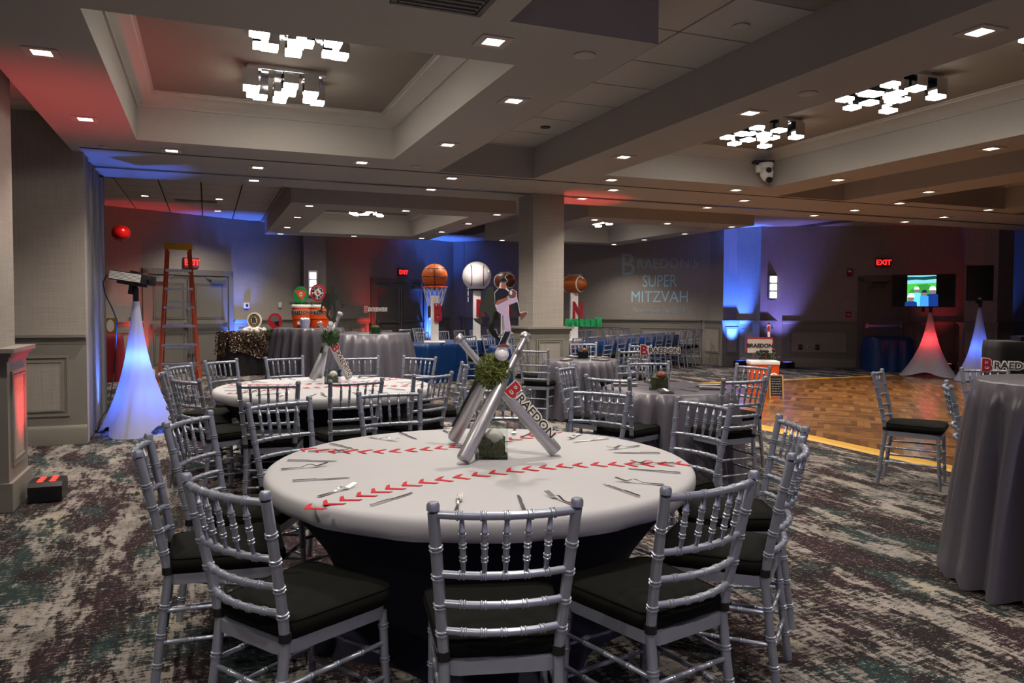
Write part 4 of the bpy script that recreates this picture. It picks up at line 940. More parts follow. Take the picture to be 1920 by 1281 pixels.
q = far(672, 640, 17.6); folding_table(q.x, q.y, 0, .76, 'dark cloth-covered trestle table near the doors behind the tall cloth', W1.rz, 'trestle_table', (1.5, .7))
m = MB(); drape(m, rect_outline(1.55, .74), .77, .012, .03, .012, 18, 2); o = tag(m.build('tablecloth', 'cloth_black', ang=75), 'black cloth on the table before the doors behind the tall cloth', 'tablecloth'); o.location = (q.x, q.y, 0); o.rotation_euler = (0, 0, W1.rz)

# ---- giant balls on pedestals
def pedestal(x, y, letter, label, top, wd=.15):
    o = thing('ball_pedestal', label, 'pedestal', (x, y, .758), -YAW+.1, 'giant ball pedestals'); h = top-.758; a = wd/2
    m = MB(); m.box(-.2, .2, -.2, .2, 0, .025, .006); m.build('base', 'white', o)
    m = MB(); m.box(-a, a, -a, a, .025, h, .004); m.build('post', 'white', o)
    k = obj('letter', text_mesh(letter, .46, .02, 'letter_red', offset=.02, sx=.6), o); k.location = (.06, -a-.02, h*.62)
    return o, h
def basket(x, y, z, r, o):
    m = MB(); m.ball((0, 0, z), r, 32, 20); b = m.build('basketball', 'basketball', o)
    m = MB(); R = r*1.004
    for nx in ((0, 0), (PI/2, 0)):
        m.tube([(R*math.cos(t)*math.cos(nx[0]), R*math.cos(t)*math.sin(nx[0]), z+R*math.sin(t)) for t in [2*PI*k/40 for k in range(41)]], .006, 5, False)
    m.tube([(R*math.cos(t), R*math.sin(t), z) for t in [2*PI*k/40 for k in range(41)]], .006, 5, False)
    for s in (-1, 1): m.tube([(R*math.cos(t)*.8, R*math.sin(t)*.8, z+s*R*.6*1.0) for t in [2*PI*k/40 for k in range(41)]], .006, 5, False)
    k = m.build('seam', 'black', b); k.rotation_euler = (0, 0, 0)
q = far(815, 575, 14.6); o, h = pedestal(q.x, q.y, 'B', 'white post with red B, giant basketball in a net on top', 1.66); basket(0, 0, h+.36, .25, o)
m = MB(); m.tube([(.24*math.cos(t), .24*math.sin(t), h+.16) for t in [2*PI*k/24 for k in range(25)]], .012, 6, False); m.build('hoop', 'orange', o)
m = MB()
for k in range(14):
    for s in (-1, 1): m.tube([((.23-.1*t)*math.cos(2*PI*(k+s*t*1.2)/14), (.23-.1*t)*math.sin(2*PI*(k+s*t*1.2)/14), h+.16-.36*t) for t in (0, .25, .5, .75, 1)], .006, 4, False)
m.build('net', 'white', o)
q = far(894, 575, 15.7); o, h = pedestal(q.x, q.y, 'R', 'white post with red letter and giant baseball on top', 1.8)
m = MB(); m.ball((0, 0, h+.28), .3, 32, 20); b = m.build('baseball', 'white_gloss', o)
for s in (-1, 1):
    m = MB(); pts = []
    for k in range(41):
        t = -1.3+2.6*k/40; v = Vector((s*(.42+.35*t*t*.6), -1, t*.95)).normalized(); pts.append((v.x*.302, v.y*.302, h+.28+v.z*.302))
    m.tube(pts, .009, 5, False); m.build('seam', 'letter_red', b)
m = MB(); m.lathe([(0, h-.02), (.13, h-.02), (.14, h), (.12, h+.02)], 20); m.build('collar', 'black', o)
def football(o, h, mt, r, L, rz):
    m = MB(); N = 24; pr = []
    for k in range(25): t = -1+2*k/24; pr.append((r*max(0, (1-abs(t)**2.1))**.75, t*L))
    m.lathe(pr, N); b = m.build('football', mt, o); M = Matrix.Translation((0, 0, h+r*.9)) @ Matrix.Rotation(rz, 4, 'Z') @ Matrix.Rotation(PI/2, 4, 'Y'); b.matrix_local = M
    for s in (-.52, .52):
        m = MB(); rr = r*max(0, 1-abs(s)**2.1)**.75
        m.tube([((rr*.995)*math.cos(2*PI*k/24), (rr*.995)*math.sin(2*PI*k/24), s*L) for k in range(25)], .014, 6, False); m.build('stripe', 'white', b)
    m = MB()
    for k in range(6): m.bar((-r*.998, -.05, -.14*L/.4+k*.055), (-r*.998, .05, -.14*L/.4+k*.055), .012, .012)
    m.bar((-r*1.0, 0, -.16), (-r*1.0, 0, .16), .012, .012); m.build('lace', 'white', b)
q = far(946, 575, 16.9); o, h = pedestal(q.x, q.y, 'A', 'white post with giant dark brown football behind the pitcher cutout', 1.85); football(o, h, 'football', .19, .33, -.95)
q = far(1076, 575, 15.5); o, h = pedestal(q.x, q.y, 'N', 'white post with red N and orange-brown football right of the column', 1.74); football(o, h, 'football_orange', .19, .33, -.85)

# ================================================================== STANDS, SCREENS AND DECORATIONS
def lycra_stand(x, y, h, R, label, rz=0., nm='lycra_stand', inner=None, top_r=.036):
    o = thing(nm, label, 'stand', (x, y, 0), rz)
    N = 72; lev = 18; vs = []
    for i in range(lev):
        t = i/(lev-1)
        for j in range(N):
            a = 2*PI*j/N; lobe = (.5+.5*math.cos(3*a))
            base = top_r+(R-top_r)*(.34*t+.66*t**2.8)
            r = base*(1-(.38*t**1.5)*(1-lobe**.8)); r += .006*math.sin(9*a+5*t)*t
            z = h*(1-t)+(.10*(1-lobe)**1.4 if i == lev-1 else .10*(1-lobe)**1.4*t**6)
            vs.append((r*math.cos(a), r*math.sin(a), max(.006, z)))
    m = MB(); m.add(vs, [(i*N+j, i*N+(j+1) % N, (i+1)*N+(j+1) % N, (i+1)*N+j) for i in range(lev-1) for j in range(N)])
    m.build('stretch_cloth', 'lycra', o, ang=80)
    for k in range(3):
        a = 2*PI*k/3; m = MB(); m.tube([(0, 0, h*.42), (R*.93*math.cos(a), R*.93*math.sin(a), .02)], .014, 6); m.build('leg', 'black', o)
    m = MB(); m.tube([(0, 0, .12), (0, 0, h+.22)], .019, 10); m.lathe([(.019, h-.02), (.032, h), (.032, h+.14), (.024, h+.16), (.019, h+.16)], 12); m.bar((0, -.05, h+.1), (0, .06, h+.1), .012, .012); m.build('pole', 'black', o)
    if inner:
        col, pw, *zs_ = inner
        for z in zs_: light('stand_lamp', 'POINT', (0, 0, z), pw, LED[col][1], o, shadow_soft_size=.06)
    return o
q = at(240, 813); ls = lycra_stand(q.x+.1, q.y, 1.5, .48, 'white stretch-cloth tripod stand glowing blue under the projector', .35, inner=('blue', 15, .35, .85))
def projector(loc, rz):
    o = thing('projector', 'grey and black video projector on the blue-lit white stand', 'projector', loc, rz)
    m = MB(); m.box(-.2, .2, -.14, .14, .03, .14, .015); m.build('housing', 'black_plastic', o)
    m = MB()
    for k in range(6): m.box(-.19, .19, -.148, -.139, .045+k*.015, .054+k*.015)
    m.build('grille', 'plate_white', o, smooth=False)
    m = MB(); m.tube([(.201, .0, .085), (.225, .0, .085)], .04, 16); m.build('lens_barrel', 'black', o)
    m = MB(); m.box(-.12, .12, -.1, .1, .0, .03); m.tube([(0, 0, -.1), (0, 0, .0)], .03, 10); m.build('mount', 'black', o)
    m = MB(); m.box(-.03, .06, -.03, .03, .14, .165, .006); m.build('focus_ring', 'black', o)
    o.rotation_euler = (math.radians(-4), math.radians(8), rz)
    return o
projector((q.x+.06, q.y, 1.68), -YAW-.15)
pts = []
for k, (a, b, d) in enumerate(((201, 515, 8.7), (193, 530, 8.7), (197, 552, 8.75), (209, 575, 8.8), (219, 600, 8.85), (218, 640, 9.1), (214, 700, 9.3), (205, 760, 9.0), (187, 790, 8.7), (183, 808, 8.5))): pts.append(far(a, b, d))
m = MB(); m.tube(pts, .007, 6); tag(m.build('power_cable', 'black'), 'black cable hanging from the projector beside the white stand', 'cable')

# step ladder
LF = [at(298, 752), at(376, 746), at(322, 730), at(384, 726)]
def ladder():
    c = (LF[0]+LF[1])/2; o = thing('step_ladder', 'orange fibreglass step ladder with yellow top before the double doors', 'ladder', c, .03); H_ = 2.36
    w0, w1 = .31, .17; yt = .55
    P = lambda s, t: Vector((s*(w0+(w1-w0)*t), yt*t, H_*t)); Q = lambda s, t: Vector((s*(w0-.03+(w1-w0)*t), 1.15+(yt+.08-1.15)*t, (H_-.03)*t))
    for s in (-1, 1):
        m = MB(); m.bar(P(s, 0), P(s, 1), .045, .075, (0, 1, 0)); r_ = m.build('front_rail', 'ladder_orange', o, smooth=False)
        m = MB(); m.bar(P(s, 0), P(s, .035), .053, .09, (0, 1, 0)); m.build('foot', 'black', r_, smooth=False)
        m = MB(); m.bar(P(s, .045), P(s, .11), .048, .08, (0, 1, 0)); m.build('warning_label', 'ladder_yellow', r_, smooth=False)
        m = MB(); m.bar(Q(s, 0), Q(s, 1), .024, .05, (0, 1, 0)); m.build('rear_rail', 'ladder_orange', o, smooth=False)
    for k in range(7):
        t = (k+.85)/8; a, b = P(-1, t), P(1, t); m = MB(); m.box(a.x, b.x, a.y-.045, a.y+.045, a.z-.03, a.z+.008); st_ = m.build('step', 'aluminium', o, smooth=False)
        m = MB()
        for s in (-1, 1): e = P(s, t); m.bar((e.x-s*.01, e.y-.02, e.z-.1), (e.x-s*.075, e.y-.02, e.z-.02), .02, .006)
        m.build('brace', 'aluminium', st_, smooth=False)
    for k in range(5): t = (k+.9)/6; m = MB(); m.bar(Q(-1, t), Q(1, t), .022, .03); m.build('rear_brace', 'aluminium', o, smooth=False)
    m = MB(); m.box(-w1-.04, w1+.04, yt-.09, yt+.17, H_-.01, H_+.09, .012); m.build('top_cap', 'ladder_yellow', o)
ladder()
m = MB(); m.ball((0, 0, 0), .165, 28, 18, (1, 1, .93)); bo = tag(m.build('balloon', 'balloon'), 'red balloon floating near the far ceiling left of the ladder', 'balloon'); bo.location = far(227, 437, 14.2)
m = MB(); m.lathe([(0, -.175), (.016, -.172), (.008, -.155), (.012, -.15)], 8); m.build('knot', 'balloon', bo)

# red-covered side table at the jamb
q = at(213, 716); o = tag(obj('tablecloth', (lambda m: (drape(m, rect_outline(.5, .5), .9, .012, .03, .01, 12, 3), m.mesh('tablecloth', 'cloth_red', ang=75))[1])(MB())), 'dark red cloth on a small table behind the blue-lit stand', 'tablecloth'); o.location = (q.x-.12, q.y+.2, 0)
m = MB(); m.prism([(-.12, 0), (.12, 0), (.12, .3), (-.12, .3)], -.01, .01); f = tag(m.build('picture_frame', 'gold', smooth=False), 'gold framed picture standing on the dark red side table', 'picture'); f.location = (q.x-.05, q.y+.12, .909); m = MB(); m.prism(ell(0, .15, .07, .12), -.016, -.009); m.build('print', 'letter_cream', f, smooth=False); f.rotation_euler = (0, 0, -.2)

# black sequin table against the far wall
q = at(470, 702); SQ = Vector((q.x+.1, q.y+.15, 0)); rzq = W1.rz-.2
folding_table(SQ.x, SQ.y, 0, .89, 'trestle table under the black sequin cloth', rzq, 'trestle_table', (1.3, .6))
m = MB(); drape(m, rect_outline(1.34, .64), .9, .012, .05, .02, 16, 5); o = tag(m.build('tablecloth', 'cloth_black', ang=75), 'black cloth to the floor beneath the sequin throw', 'tablecloth'); o.location = SQ; o.rotation_euler = (0, 0, rzq)
m = MB(); rg = random.Random(2)
def seq(x, y, z, nx, ny, nz):
    n = Vector((nx+rg.gauss(0, .35), ny+rg.gauss(0, .35), nz+rg.gauss(0, .35))).normalized(); t = n.cross(Vector((.3, .2, 1))).normalized(); b = n.cross(t); p = Vector((x, y, z)); s = .017
    m.add([p+t*s, p+b*s, p-t*s, p-b*s], [(0, 1, 2, 3)])
for _ in range(1500):
    x = rg.uniform(-.7, .12); z = rg.uniform(0, 1)
    if z*.62 < .62-.2*abs(math.sin(x*5)): seq(x, -.36-.05*z, .9-z*.55*(1-.25*math.sin(x*7)), 0, -1, .1)
for _ in range(500): seq(rg.uniform(-.68, .68), rg.uniform(-.34, .33), .912, 0, 0, 1)
for _ in range(300): seq(rg.uniform(.1, .68), -.36, .9-abs(rg.gauss(0, .05)), 0, -1, .3)
for _ in range(500): z = rg.uniform(0, 1); seq(-.71-.05*z, rg.uniform(-.33, .33), .9-z*.5, -1, 0, .1)
o = tag(m.build('sequin_throw', 'sequin', smooth=False), 'glittering gold and black sequin throw over the black table', 'throw', kind='stuff'); o.location = SQ; o.rotation_euler = (0, 0, rzq)
def round_sign(name, px, py, d, r, label, layers, base=None, tilt=0.):
    p = far(px, py, d); o = thing(name, label, 'sign', (p.x, p.y, p.z-r-.03), -YAW)
    for k, (rx, rz_, mt, nm, shape) in enumerate(layers):
        m = MB(); poly = shape(rx, rz_) if callable(shape) else ell(0, 0, rx, rz_, 32)
        m.prism([(x, z+r+.03) for x, z in poly], -.01-.003*k, .01-.001*k); m.build(nm, mt, o, smooth=False)
    return o, p
o, p = round_sign('team_sign', 477, 601, 15.55, .155, 'white oval sign with black and gold spoked B among white feathers', [(.15, .165, 'white', 'board', 0), (.118, .135, 'bruin_black', 'ring', 0), (.104, .12, 'gold', 'ring', 0), (.088, .104, 'bruin_black', 'ring', 0), (.078, .094, 'gold', 'disc', 0), (.066, .08, 'white', 'disc', 0)])
k = obj('letter', text_mesh('B', .15, .004, 'bruin_black', offset=.006), o); k.location = (0, -.03, .185)
m = MB()
for a in range(8): an = a*PI/4; m.bar((.05*math.cos(an), -.026, .185+.06*math.sin(an)), (.085*math.cos(an), -.026, .185+.1*math.sin(an)), .012, .006)
m.build('spoke', 'bruin_black', o, smooth=False)
m = MB(); rg = random.Random(5)
for _ in range(26): m.ball((rg.uniform(-.2, .2), rg.uniform(-.06, .06), rg.uniform(.02, .07)), rg.uniform(.03, .055), 10, 6)
b = tag(m.build('feather_boa', 'feather'), 'fluffy white feather boa at the foot of the spoked B sign', 'feather boa'); b.location = (p.x, p.y-.12, .914)
o, p = round_sign('team_sign', 516, 602, 15.4, .15, 'red oval sign printed with a grey football helmet', [(.145, .16, 'fabric_red', 'board', 0), (0, 0, 'grey_helmet', 'helmet', lambda a, b: [(-.09, .0), (-.095, .06), (-.05, .11), (.02, .115), (.075, .07), (.08, .0), (.03, -.03), (-.03, -.02)]), (0, 0, 'bruin_black', 'mask', lambda a, b: [(-.02, -.02), (.08, .0), (.075, -.1), (.02, -.09)])])
m = MB()
for _ in range(160):
    x, y = rg.uniform(-.16, .16), rg.uniform(-.05, .05); m.add([(x-.01, y, 0), (x+.01, y, 0), (x+rg.uniform(-.05, .05), y+rg.uniform(-.04, .04), rg.uniform(.04, .1))], [(0, 1, 2)])
b = tag(m.build('moss_tuft', 'blade_dark', smooth=False), 'dark green moss at the foot of the red helmet sign', 'moss', kind='stuff'); b.location = (p.x, p.y-.05, .906)
# orange drink coolers on the tall cloth
def cooler(x, y, z, label, txt, rz=0., s=1.):
    o = thing('drink_cooler', label, 'cooler', (x, y, z), rz, 'orange drink coolers')
    m = MB(); m.lathe([(0, 0), (.15*s, 0), (.152*s, .02*s), (.158*s, .14*s), (.168*s, .15*s), (.17*s, .3*s), (.165*s, .34*s), (.16*s, .35*s)], 28); m.build('body', 'orange', o)
    m = MB(); m.lathe([(.17*s, .345*s), (.176*s, .35*s), (.176*s, .385*s), (.165*s, .395*s), (0, .4*s)], 28); m.build('lid', 'white', o)
    m = MB(); m.box(-.025, .025, -.2*s, -.16*s, .05, .1, .006); m.build('spout', 'white', o)
    me = text_mesh(txt, .085*s, .003, 'letter_black', offset=.003); R_ = .172*s
    for v in me.vertices: a = v.co.x/R_; v.co = (R_*math.sin(a), -(R_+.004+(-v.co.y))*math.cos(a), v.co.z)
    k = obj('lettering', me, o); k.location = (0, 0, .26*s)
    me2 = text_mesh(txt, .085*s, .001, 'letter_cream', offset=.009)
    for v in me2.vertices: a = v.co.x/R_; v.co = (R_*math.sin(a), -(R_+.002+(-v.co.y))*math.cos(a), v.co.z)
    k = obj('lettering_edge', me2, o); k.location = (0, 0, .26*s)
    return o
qa, qb = far(566, 600, 13.25), far(600, 600, 13.3)
cooler(qa.x, qa.y, 1.077, 'orange drink cooler with white lid below the green oval sign', 'BRAEDON', -YAW); cooler(qb.x, qb.y+.02, 1.077, 'orange drink cooler with white lid below the red ringed sign', 'BRAEDON', -YAW+.15)
p = far(572, 607, 12.95); o = thing('paper_cup', 'small printed pail of white sweets before the orange coolers', 'pail', (p.x, p.y, 1.077), -YAW)
m = MB(); m.lathe([(0, 0), (.07, 0), (.092, .14), (.085, .14)], 20); m.build('pail', 'paper_blue', o); m = MB(); rg = random.Random(8)
for _ in range(16): m.ball((rg.uniform(-.06, .06), rg.uniform(-.06, .06), .14+rg.uniform(0, .012)), .024, 8, 5)
m.build('sweets', 'white', o)
o, p = round_sign('team_sign', 563, 553, 13.25, .15, 'green oval sign with orange shapes above the left cooler', [(.12, .15, 'green', 'board', 0), (0, 0, 'orange', 'shape', lambda a, b: [(-.1, .07), (-.03, .085), (.1, .07), (.09, .0), (.03, -.1), (.0, -.06), (-.04, -.02)]), (0, 0, 'white', 'disc', lambda a, b: ell(.015, .01, .028, .04)), (0, 0, 'black', 'disc', lambda a, b: ell(.017, .008, .01, .018))])
o, p = round_sign('team_sign', 596, 549, 13.3, .15, 'round red and white ringed sign above the right cooler', [(.135, .15, 'fabric_red', 'board', 0), (.1, .115, 'white', 'disc', 0), (.042, .048, 'letter_cream', 'disc', 0), (0, 0, 'letter_red', 'emblem', lambda a, b: [(-.025, .035), (.0, .04), (.005, .0), (.03, -.005), (.028, -.03), (-.012, -.028)])])
for t, zz, sg_ in (('BOSTON', .075, 1), ('RED SOX', -.075, -1)):
    me = text_mesh(t, .055, .003, 'letter_black', offset=.002)
    for v in me.vertices:
        x, z = v.co.x, v.co.z; R_ = .078; a = x/R_
        v.co = ((R_+z*sg_)*math.sin(a), v.co.y-.018, sg_*(R_+z*sg_)*math.cos(a)*1.1)
    k = obj('lettering', me, o); k.location = (0, 0, .18)
for px, nm in ((562, 'left'), (598, 'right')):
    p = far(px, 575, 13.3); m = MB()
    for _ in range(180):
        x, y = rg.uniform(-.15, .15), rg.uniform(-.1, .1); m.add([(x-.008, y, 0), (x+.008, y, 0), (x+rg.uniform(-.05, .05), y+rg.uniform(-.05, .05), rg.uniform(.01, .07))], [(0, 1, 2)])
    b = tag(m.build('moss_tuft', 'blade_dark', smooth=False), 'green moss on the lid of the %s orange cooler' % nm, 'moss', kind='stuff'); b.location = (p.x, p.y, 1.474)

# name sign floating on the orange cooler's front is part of the farther centrepiece; exit signs
def exit_sign(W, px, py, label):
    uu = W.u(px); z = W.z(px, py); p = W.pt(uu, .05, z); o = thing('exit_sign', label, 'exit sign', p, W.rz, 'red exit signs')
    m = MB(); m.box(-.17, .17, -.03, .05, -.11, .11, .006); m.build('housing', 'exit_body', o)
    k = obj('lettering', text_mesh('EXIT', .17, .004, 'exit_red', offset=.005), o); k.location = (0, -.034, 0)
exit_sign(W1, 357, 493, 'red lit EXIT sign over the doors behind the ladder'); exit_sign(W1, 753, 511, 'red lit EXIT sign left of the giant basketball'); exit_sign(W3, 1653, 493, 'red lit EXIT sign above the television')
def wall_box(W, px, py, w_, h_, mt, name, label, cat, face=None, group=None):
    p = W.pt(W.u(px), .02, W.z(px, py)); o = thing(name, label, cat, p, W.rz, group)
    m = MB(); m.box(-w_/2, w_/2, -.02, .02, -h_/2, h_/2, .004); m.build('plate', mt, o)
    if face: m = MB(); m.box(-w_*face[1]/2, w_*face[1]/2, -.03, -.018, h_*(face[2]-face[3]/2), h_*(face[2]+face[3]/2), .003); m.build('face', face[0], o)
wall_box(W3, 1591, 512, .13, .16, 'alarm_red', 'alarm_strobe', 'red fire alarm strobe left of the exit door', 'alarm', ('plate_white', .5, .25, .3)); wall_box(W3, 1590.5, 590, .12, .14, 'alarm_red', 'fire_pull', 'red fire alarm pull box beside the exit door', 'alarm', ('plate_white', .6, 0, .2))
wall_box(W3, 1891, 505, .13, .16, 'alarm_red', 'alarm_strobe', 'red fire alarm strobe right of the loudspeaker', 'alarm', ('plate_white', .5, .25, .3)); wall_box(W3, 1889, 592, .12, .14, 'alarm_red', 'fire_pull', 'red fire alarm pull box right of the loudspeaker', 'alarm', ('plate_white', .6, 0, .2))
wall_box(W1, 809, 590, .12, .14, 'alarm_red', 'fire_pull', 'red fire alarm pull box beside the basketball post', 'alarm', ('plate_white', .6, 0, .2))
wall_box(W1, 461, 573, .14, .13, 'plate_white', 'thermostat', 'white thermostat with dark screen above the spoked B sign', 'thermostat', ('outlet_dark', .45, 0, .5)); wall_box(W1, 524, 572, .075, .13, 'letter_cream', 'light_switch', 'cream light switch above the red helmet sign', 'switch', ('plate_white', .3, 0, .3)); wall_box(W1, 247, 601, .1, .14, 'teal', 'notice', 'small teal notice left of the ladder doors', 'notice', ('plate_white', .7, .2, .3))
for px, lb, mt in ((1501, 'first', 'outlet_dark'), (1517, 'middle', 'lamp_trim'), (1533, 'last', 'outlet_dark')): wall_box(W3, px, 651, .085 if mt != 'lamp_trim' else .06, .13 if mt != 'lamp_trim' else .1, mt, 'wall_outlet', 'wall outlet plate, %s of three on the dado right of the violet pilaster' % lb, 'outlet', ('jamb', .5, 0, .5), 'wall outlets')

# ceiling video camera at the coffer corner
o = thing('video_camera', 'pale swivelling video camera hanging at the corner of the right-hand coffer', 'video camera', (6.78, 8.02, 3.3), -YAW)
m = MB(); m.box(-.16, .1, -.02, .12, .04, .07); m.build('bracket', 'black', o, smooth=False)
m = MB(); m.lathe([(0, .04), (.09, .035), (.095, -.0), (.08, -.03), (0, -.04)], 18); m.build('base', 'plate_white', o)
m = MB(); m.ball((0, -.02, -.1), .085, 18, 12, (1, 1, 1.25)); hd = m.build('head', 'plate_white', o)
m = MB(); m.tube([(0, -.09, -.07), (0, -.115, -.075)], .035, 14); m.tube([(.01, -.07, -.19), (.01, -.11, -.2)], .038, 14); m.build('lens', 'black', hd)
m = MB(); m.box(-.14, -.07, -.06, .02, -.09, .0, .01); m.build('arm', 'plate_white', o)

# television and loudspeaker on white stands
q = at(1742, 705); TVp = Vector((q.x, q.y, 0)); tvs = lycra_stand(q.x, q.y, 1.36, .6, 'white stretch-cloth stand lit red under the television', .5, inner=('red', 9, .75))
tr = -YAW-.6
o = thing('television', 'flat black television showing a group photo on the red-lit stand', 'television', (q.x-.17, q.y+.05, 1.47), tr); W_, H_ = 1.2, .7
m = MB(); m.box(-W_/2, W_/2, -.03, .03, 0, H_, .008); m.build('housing', 'black', o)
m = MB(); m.tube([(0, .04, .2), (0, .04, -.1)], .03, 8); m.box(-.15, .15, .03, .06, .15, .45); m.build('mount', 'black', o)
mat('scr_dark', '#050508', .2); 
for nm, c, e in (('scr_sky', '#7fc7d8', 1.1), ('scr_tree', '#0d5a55', .6), ('scr_grass', '#3fae3a', 1.2), ('scr_fair', '#2f8f3a', 1.), ('scr_blue', '#3f8fe0', 1.1), ('scr_navy', '#123a8c', .8), ('scr_skin', '#8f6a78', .9), ('scr_white', '#d8e6f4', 1.2), ('scr_cap', '#20304a', .6), ('scr_teal', '#5fd0d8', 1.1)): mat(nm, c, .4, emis=c, estr=e)
m = MB(); m.box(-W_/2+.015, W_/2-.015, -.033, -.028, .015, H_-.015); sc_o = m.build('screen', 'scr_dark', o, smooth=False)
X0, X1 = -.3, .245
def scr(nm, mt, poly, k):
    m = MB(); m.prism([(X0+(X1-X0)*a, .02+(H_-.04)*b) for a, b in poly], -.0345-.0006*k, -.032); m.build('picture', mt, sc_o, smooth=False)
scr('', 'scr_grass', [(0, 0), (1, 0), (1, .8), (0, .8)], 0); scr('', 'scr_sky', [(0, .72), (1, .76), (1, 1), (0, 1)], 1); scr('', 'scr_tree', [(0, .84), (.3, .86), (.6, .84), (1, .88), (1, .97), (.5, .95), (0, .96)], 2); scr('', 'scr_fair', [(.1, .5), (.4, .7), (.7, .72), (1, .55), (1, .3), (0, .3)], 3)
def pers(cx, cy, s, body, cap, k):
    scr('', body, [(cx-.16*s, 0), (cx+.16*s, 0), (cx+.15*s, cy-.1*s), (cx, cy-.06*s), (cx-.15*s, cy-.1*s)], k); scr('', 'scr_skin', [(a, b) for a, b in ell(cx, cy, .085*s, .085*s, 12)], k+1)
    scr('', cap, [(cx-.1*s, cy+.02), (cx+.1*s, cy+.02), (cx+.07*s, cy+.1*s), (cx, cy+.12*s), (cx-.07*s, cy+.1*s)], k+2)
pers(.33, .52, 1., 'scr_teal', 'scr_white', 4); pers(.88, .5, 1.25, 'scr_navy', 'scr_white', 5); pers(.6, .42, .95, 'scr_blue', 'scr_cap', 6); pers(.14, .27, 1.35, 'scr_navy', 'scr_white', 7)
q = at(1834, 714); lycra_stand(q.x, q.y, 1.47, .5, 'white stretch-cloth stand lit blue under the loudspeaker', .9, inner=('blue', 15, .6))
o = thing('loudspeaker', 'black loudspeaker raised on the blue-lit white stand', 'loudspeaker', (q.x-.06, q.y+.02, 1.6), -YAW-.35)
m = MB(); m.plate([(-.235, -.2), (.235, -.2), (.17, .2), (-.17, .2)], 0, .7); m.build('cabinet', 'black_plastic', o, smooth=False)
m = MB(); m.box(-.22, .22, -.212, -.199, .02, .68, .005); m.build('grille', 'black', o); m = MB(); m.box(-.03, .03, -.218, -.211, .03, .06); m.build('badge', 'steel', o, smooth=False)
m = MB(); m.tube([(0, 0, -.05), (0, 0, .0)], .03, 8); m.build('socket', 'black', o)
# blue side table by the exit door, black draped DJ table
q = at(1683, 697); m = MB(); drape(m, rect_outline(.9, .7, .1), .78, .012, .03, .025, 11, 7); o = tag(m.build('tablecloth', 'cloth_blue', ang=75), 'shiny blue cloth on the small table by the exit door', 'tablecloth'); o.location = (q.x, q.y+.3, 0); o.rotation_euler = (0, 0, -YAW-.1)
folding_table(q.x, q.y+.3, 0, .772, 'small table under the shiny blue cloth by the exit door', -YAW-.1, 'side_table', (.86, .66))
q = far(1905, 660, 11.5); m = MB(); drape(m, rect_outline(1.5, .7), .95, .012, .02, .012, 15, 9); o = tag(m.build('tablecloth', 'cloth_black', ang=75), 'black cloth over the music table at the right edge', 'tablecloth'); o.location = (q.x+.5, q.y-.1, 0); o.rotation_euler = (0, 0, -YAW-.25)
folding_table(q.x+.5, q.y-.1, 0, .942, 'music table under the black cloth at the right edge', -YAW-.25, 'trestle_table', (1.46, .66))
o = thing('mixing_desk', 'low black mixing desk on the black-clothed music table', 'mixer', (q.x+.5, q.y-.1, .957), -YAW-.25); m = MB(); m.prism([(-.4, 0), (.4, 0), (.4, .05), (.2, .09), (-.4, .07)], -.2, .2); m.build('body', 'black_plastic', o, smooth=False); m = MB(); [m.lathe([(.012, .06), (.01, .1), (0, .1)], 8, (-.3+.1*k, -.1, 0)) for k in range(6)]; m.build('knob', 'steel', o)

# orange cooler box with flowers, sign and player, and its chalkboard
q = at(1441, 743); o = thing('cooler_box', 'orange cooler box with white lid standing on the parquet', 'cooler', (q.x, q.y+.15, .017), -YAW-.1)
m = MB(); m.prism([(-.2, 0), (.2, 0), (.225, .5), (-.225, .5)], -.17, .17); m.build('body', 'orange', o, smooth=False); m = MB(); m.box(-.235, .235, -.185, .185, .5, .56, .012); m.build('lid', 'white', o)
m = MB(); m.tube([(.06, -.185, .25), (.06, -.21, .27), (.08, -.215, .34), (.14, -.215, .36), (.18, -.215, .33), (.18, -.21, .27), (.18, -.185, .25)], .016, 8); m.build('handle', 'white', o)
L0 = Vector((q.x, q.y+.15, .017))
o = thing('name_plaque', 'red-edged plaque with patterned lettering above the orange cooler box', 'sign', L0+Vector((0, .08, .565)), -YAW-.1)
m = MB(); m.box(-.205, .205, -.008, .008, .12, .36); m.build('board', 'letter_cream', o, smooth=False); m = MB(); m.box(-.205, .205, -.012, .01, .35, .375); m.box(-.215, -.2, -.012, .01, .12, .375); m.box(.2, .215, -.012, .01, .12, .375); m.tube([(-.1, 0, 0), (-.1, 0, .13)], .008, 6); m.tube([(.1, 0, 0), (.1, 0, .13)], .008, 6); m.build('frame', 'letter_red', o, smooth=False)
k = obj('field', (lambda m: (m.box(-.19, .19, -.011, -.006, .135, .34), m.mesh('field', 'lamp_trim', False))[1])(MB()), o); k = obj('lettering', text_mesh('BRAEDON', .09, .003, 'letter_black', offset=.003), o); k.location = (0, -.014, .235)
p = L0+Vector((.16, .06, .945)); c = cutout(None, 'player_cutout', p, -YAW-.1, [([(-6, 0), (-8, 40), (-12, 70), (-16, 88), (-9, 92), (-5, 100), (-4, 112), (4, 113), (7, 100), (12, 96), (14, 70), (10, 40), (12, 0)], 'white'), ([(-9, 44), (-11, 72), (-8, 88), (8, 90), (12, 72), (9, 42)], 'fabric_red'), (ell(1, 103, 6, 7), 'skin'), ([(-6, 104), (-4, 113), (4, 114), (8, 105)], 'bruin_black')], None, .0021, 0, 0)
for ch in [c]+list(c.children):
    for v in ch.data.vertices: v.co.z = -v.co.z
    ch.data.flip_normals()
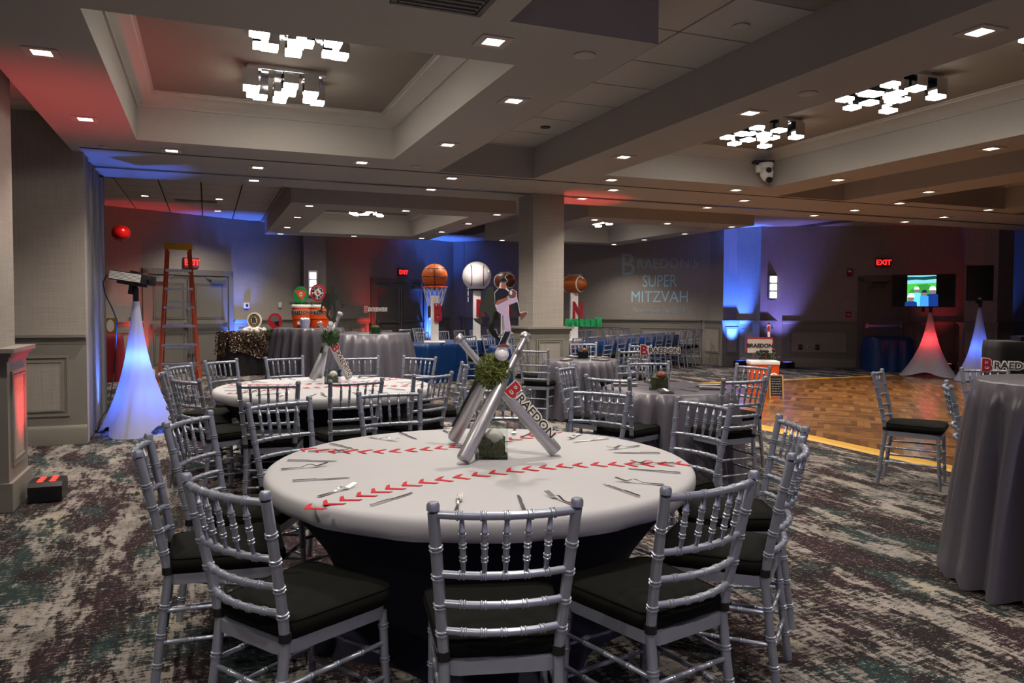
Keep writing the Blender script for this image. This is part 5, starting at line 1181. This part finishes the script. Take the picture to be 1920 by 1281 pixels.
tag(c, 'small cutout of a player in red on the plaque above the cooler box', 'cutout')
fl = thing('flower_arrangement', 'dark blooms and green leaves on the lid of the orange cooler box', 'flowers', L0+Vector((0, -.06, .578)), 0)
rg = random.Random(12); m = MB()
for _ in range(9): c0 = (rg.uniform(-.14, .14), rg.uniform(-.07, .05), rg.uniform(.07, .17)); m.ball(c0, .035, 9, 6, (1, 1, .8))
m.build('bloom', 'flower_black', fl); m = MB()
for _ in range(60):
    x, y, z = rg.uniform(-.2, .2), rg.uniform(-.12, .1), rg.uniform(0, .12); d = Vector((rg.gauss(0, 1), rg.gauss(0, 1), rg.uniform(.1, .8))).normalized()*.06; s = d.cross(Vector((0, 0, 1))).normalized()*.014; p0 = Vector((x, y, z)); m.add([p0, p0+d*.5+s, p0+d, p0+d*.5-s], [(0, 1, 2, 3)])
m.build('leaves', 'leaf', fl, smooth=False)
q = at(1446, 748); o = thing('chalkboard', 'small black A-frame chalkboard before the orange cooler box', 'chalkboard', (q.x, q.y-.1, .017), -YAW-.05)
m = MB()
for s in (-1, 1): m.bar((s*.1, -.06, 0), (s*.1, 0, .37), .02, .02); m.bar((s*.1, .08, 0), (s*.1, .01, .36), .02, .02)
m.bar((-.1, 0, .365), (.1, 0, .365), .02, .02); m.build('frame', 'pine', o, smooth=False)
m = MB(); m.add([(-.095, -.052, .05), (.095, -.052, .05), (.095, -.004, .355), (-.095, -.004, .355), (-.095, -.044, .05), (.095, -.044, .05), (.095, .004, .355), (-.095, .004, .355)], [(0, 1, 2, 3), (7, 6, 5, 4), (0, 4, 5, 1), (1, 5, 6, 2), (2, 6, 7, 3), (3, 7, 4, 0)]); bd = m.build('slate', 'chalk', o, smooth=False)
m = MB(); rg = random.Random(3)
for k in range(7):
    z = .31-.038*k; x = -.07
    while x < .06: w_ = rg.uniform(.015, .04); yy = -.052+.048*(z-.05)/.305-.002; m.bar((x, yy, z), (min(.075, x+w_), yy, z), .002, .006); x += w_+.012
k = m.build('chalk_writing', 'chalk_white', bd, smooth=False); k['kind'] = 'stuff'
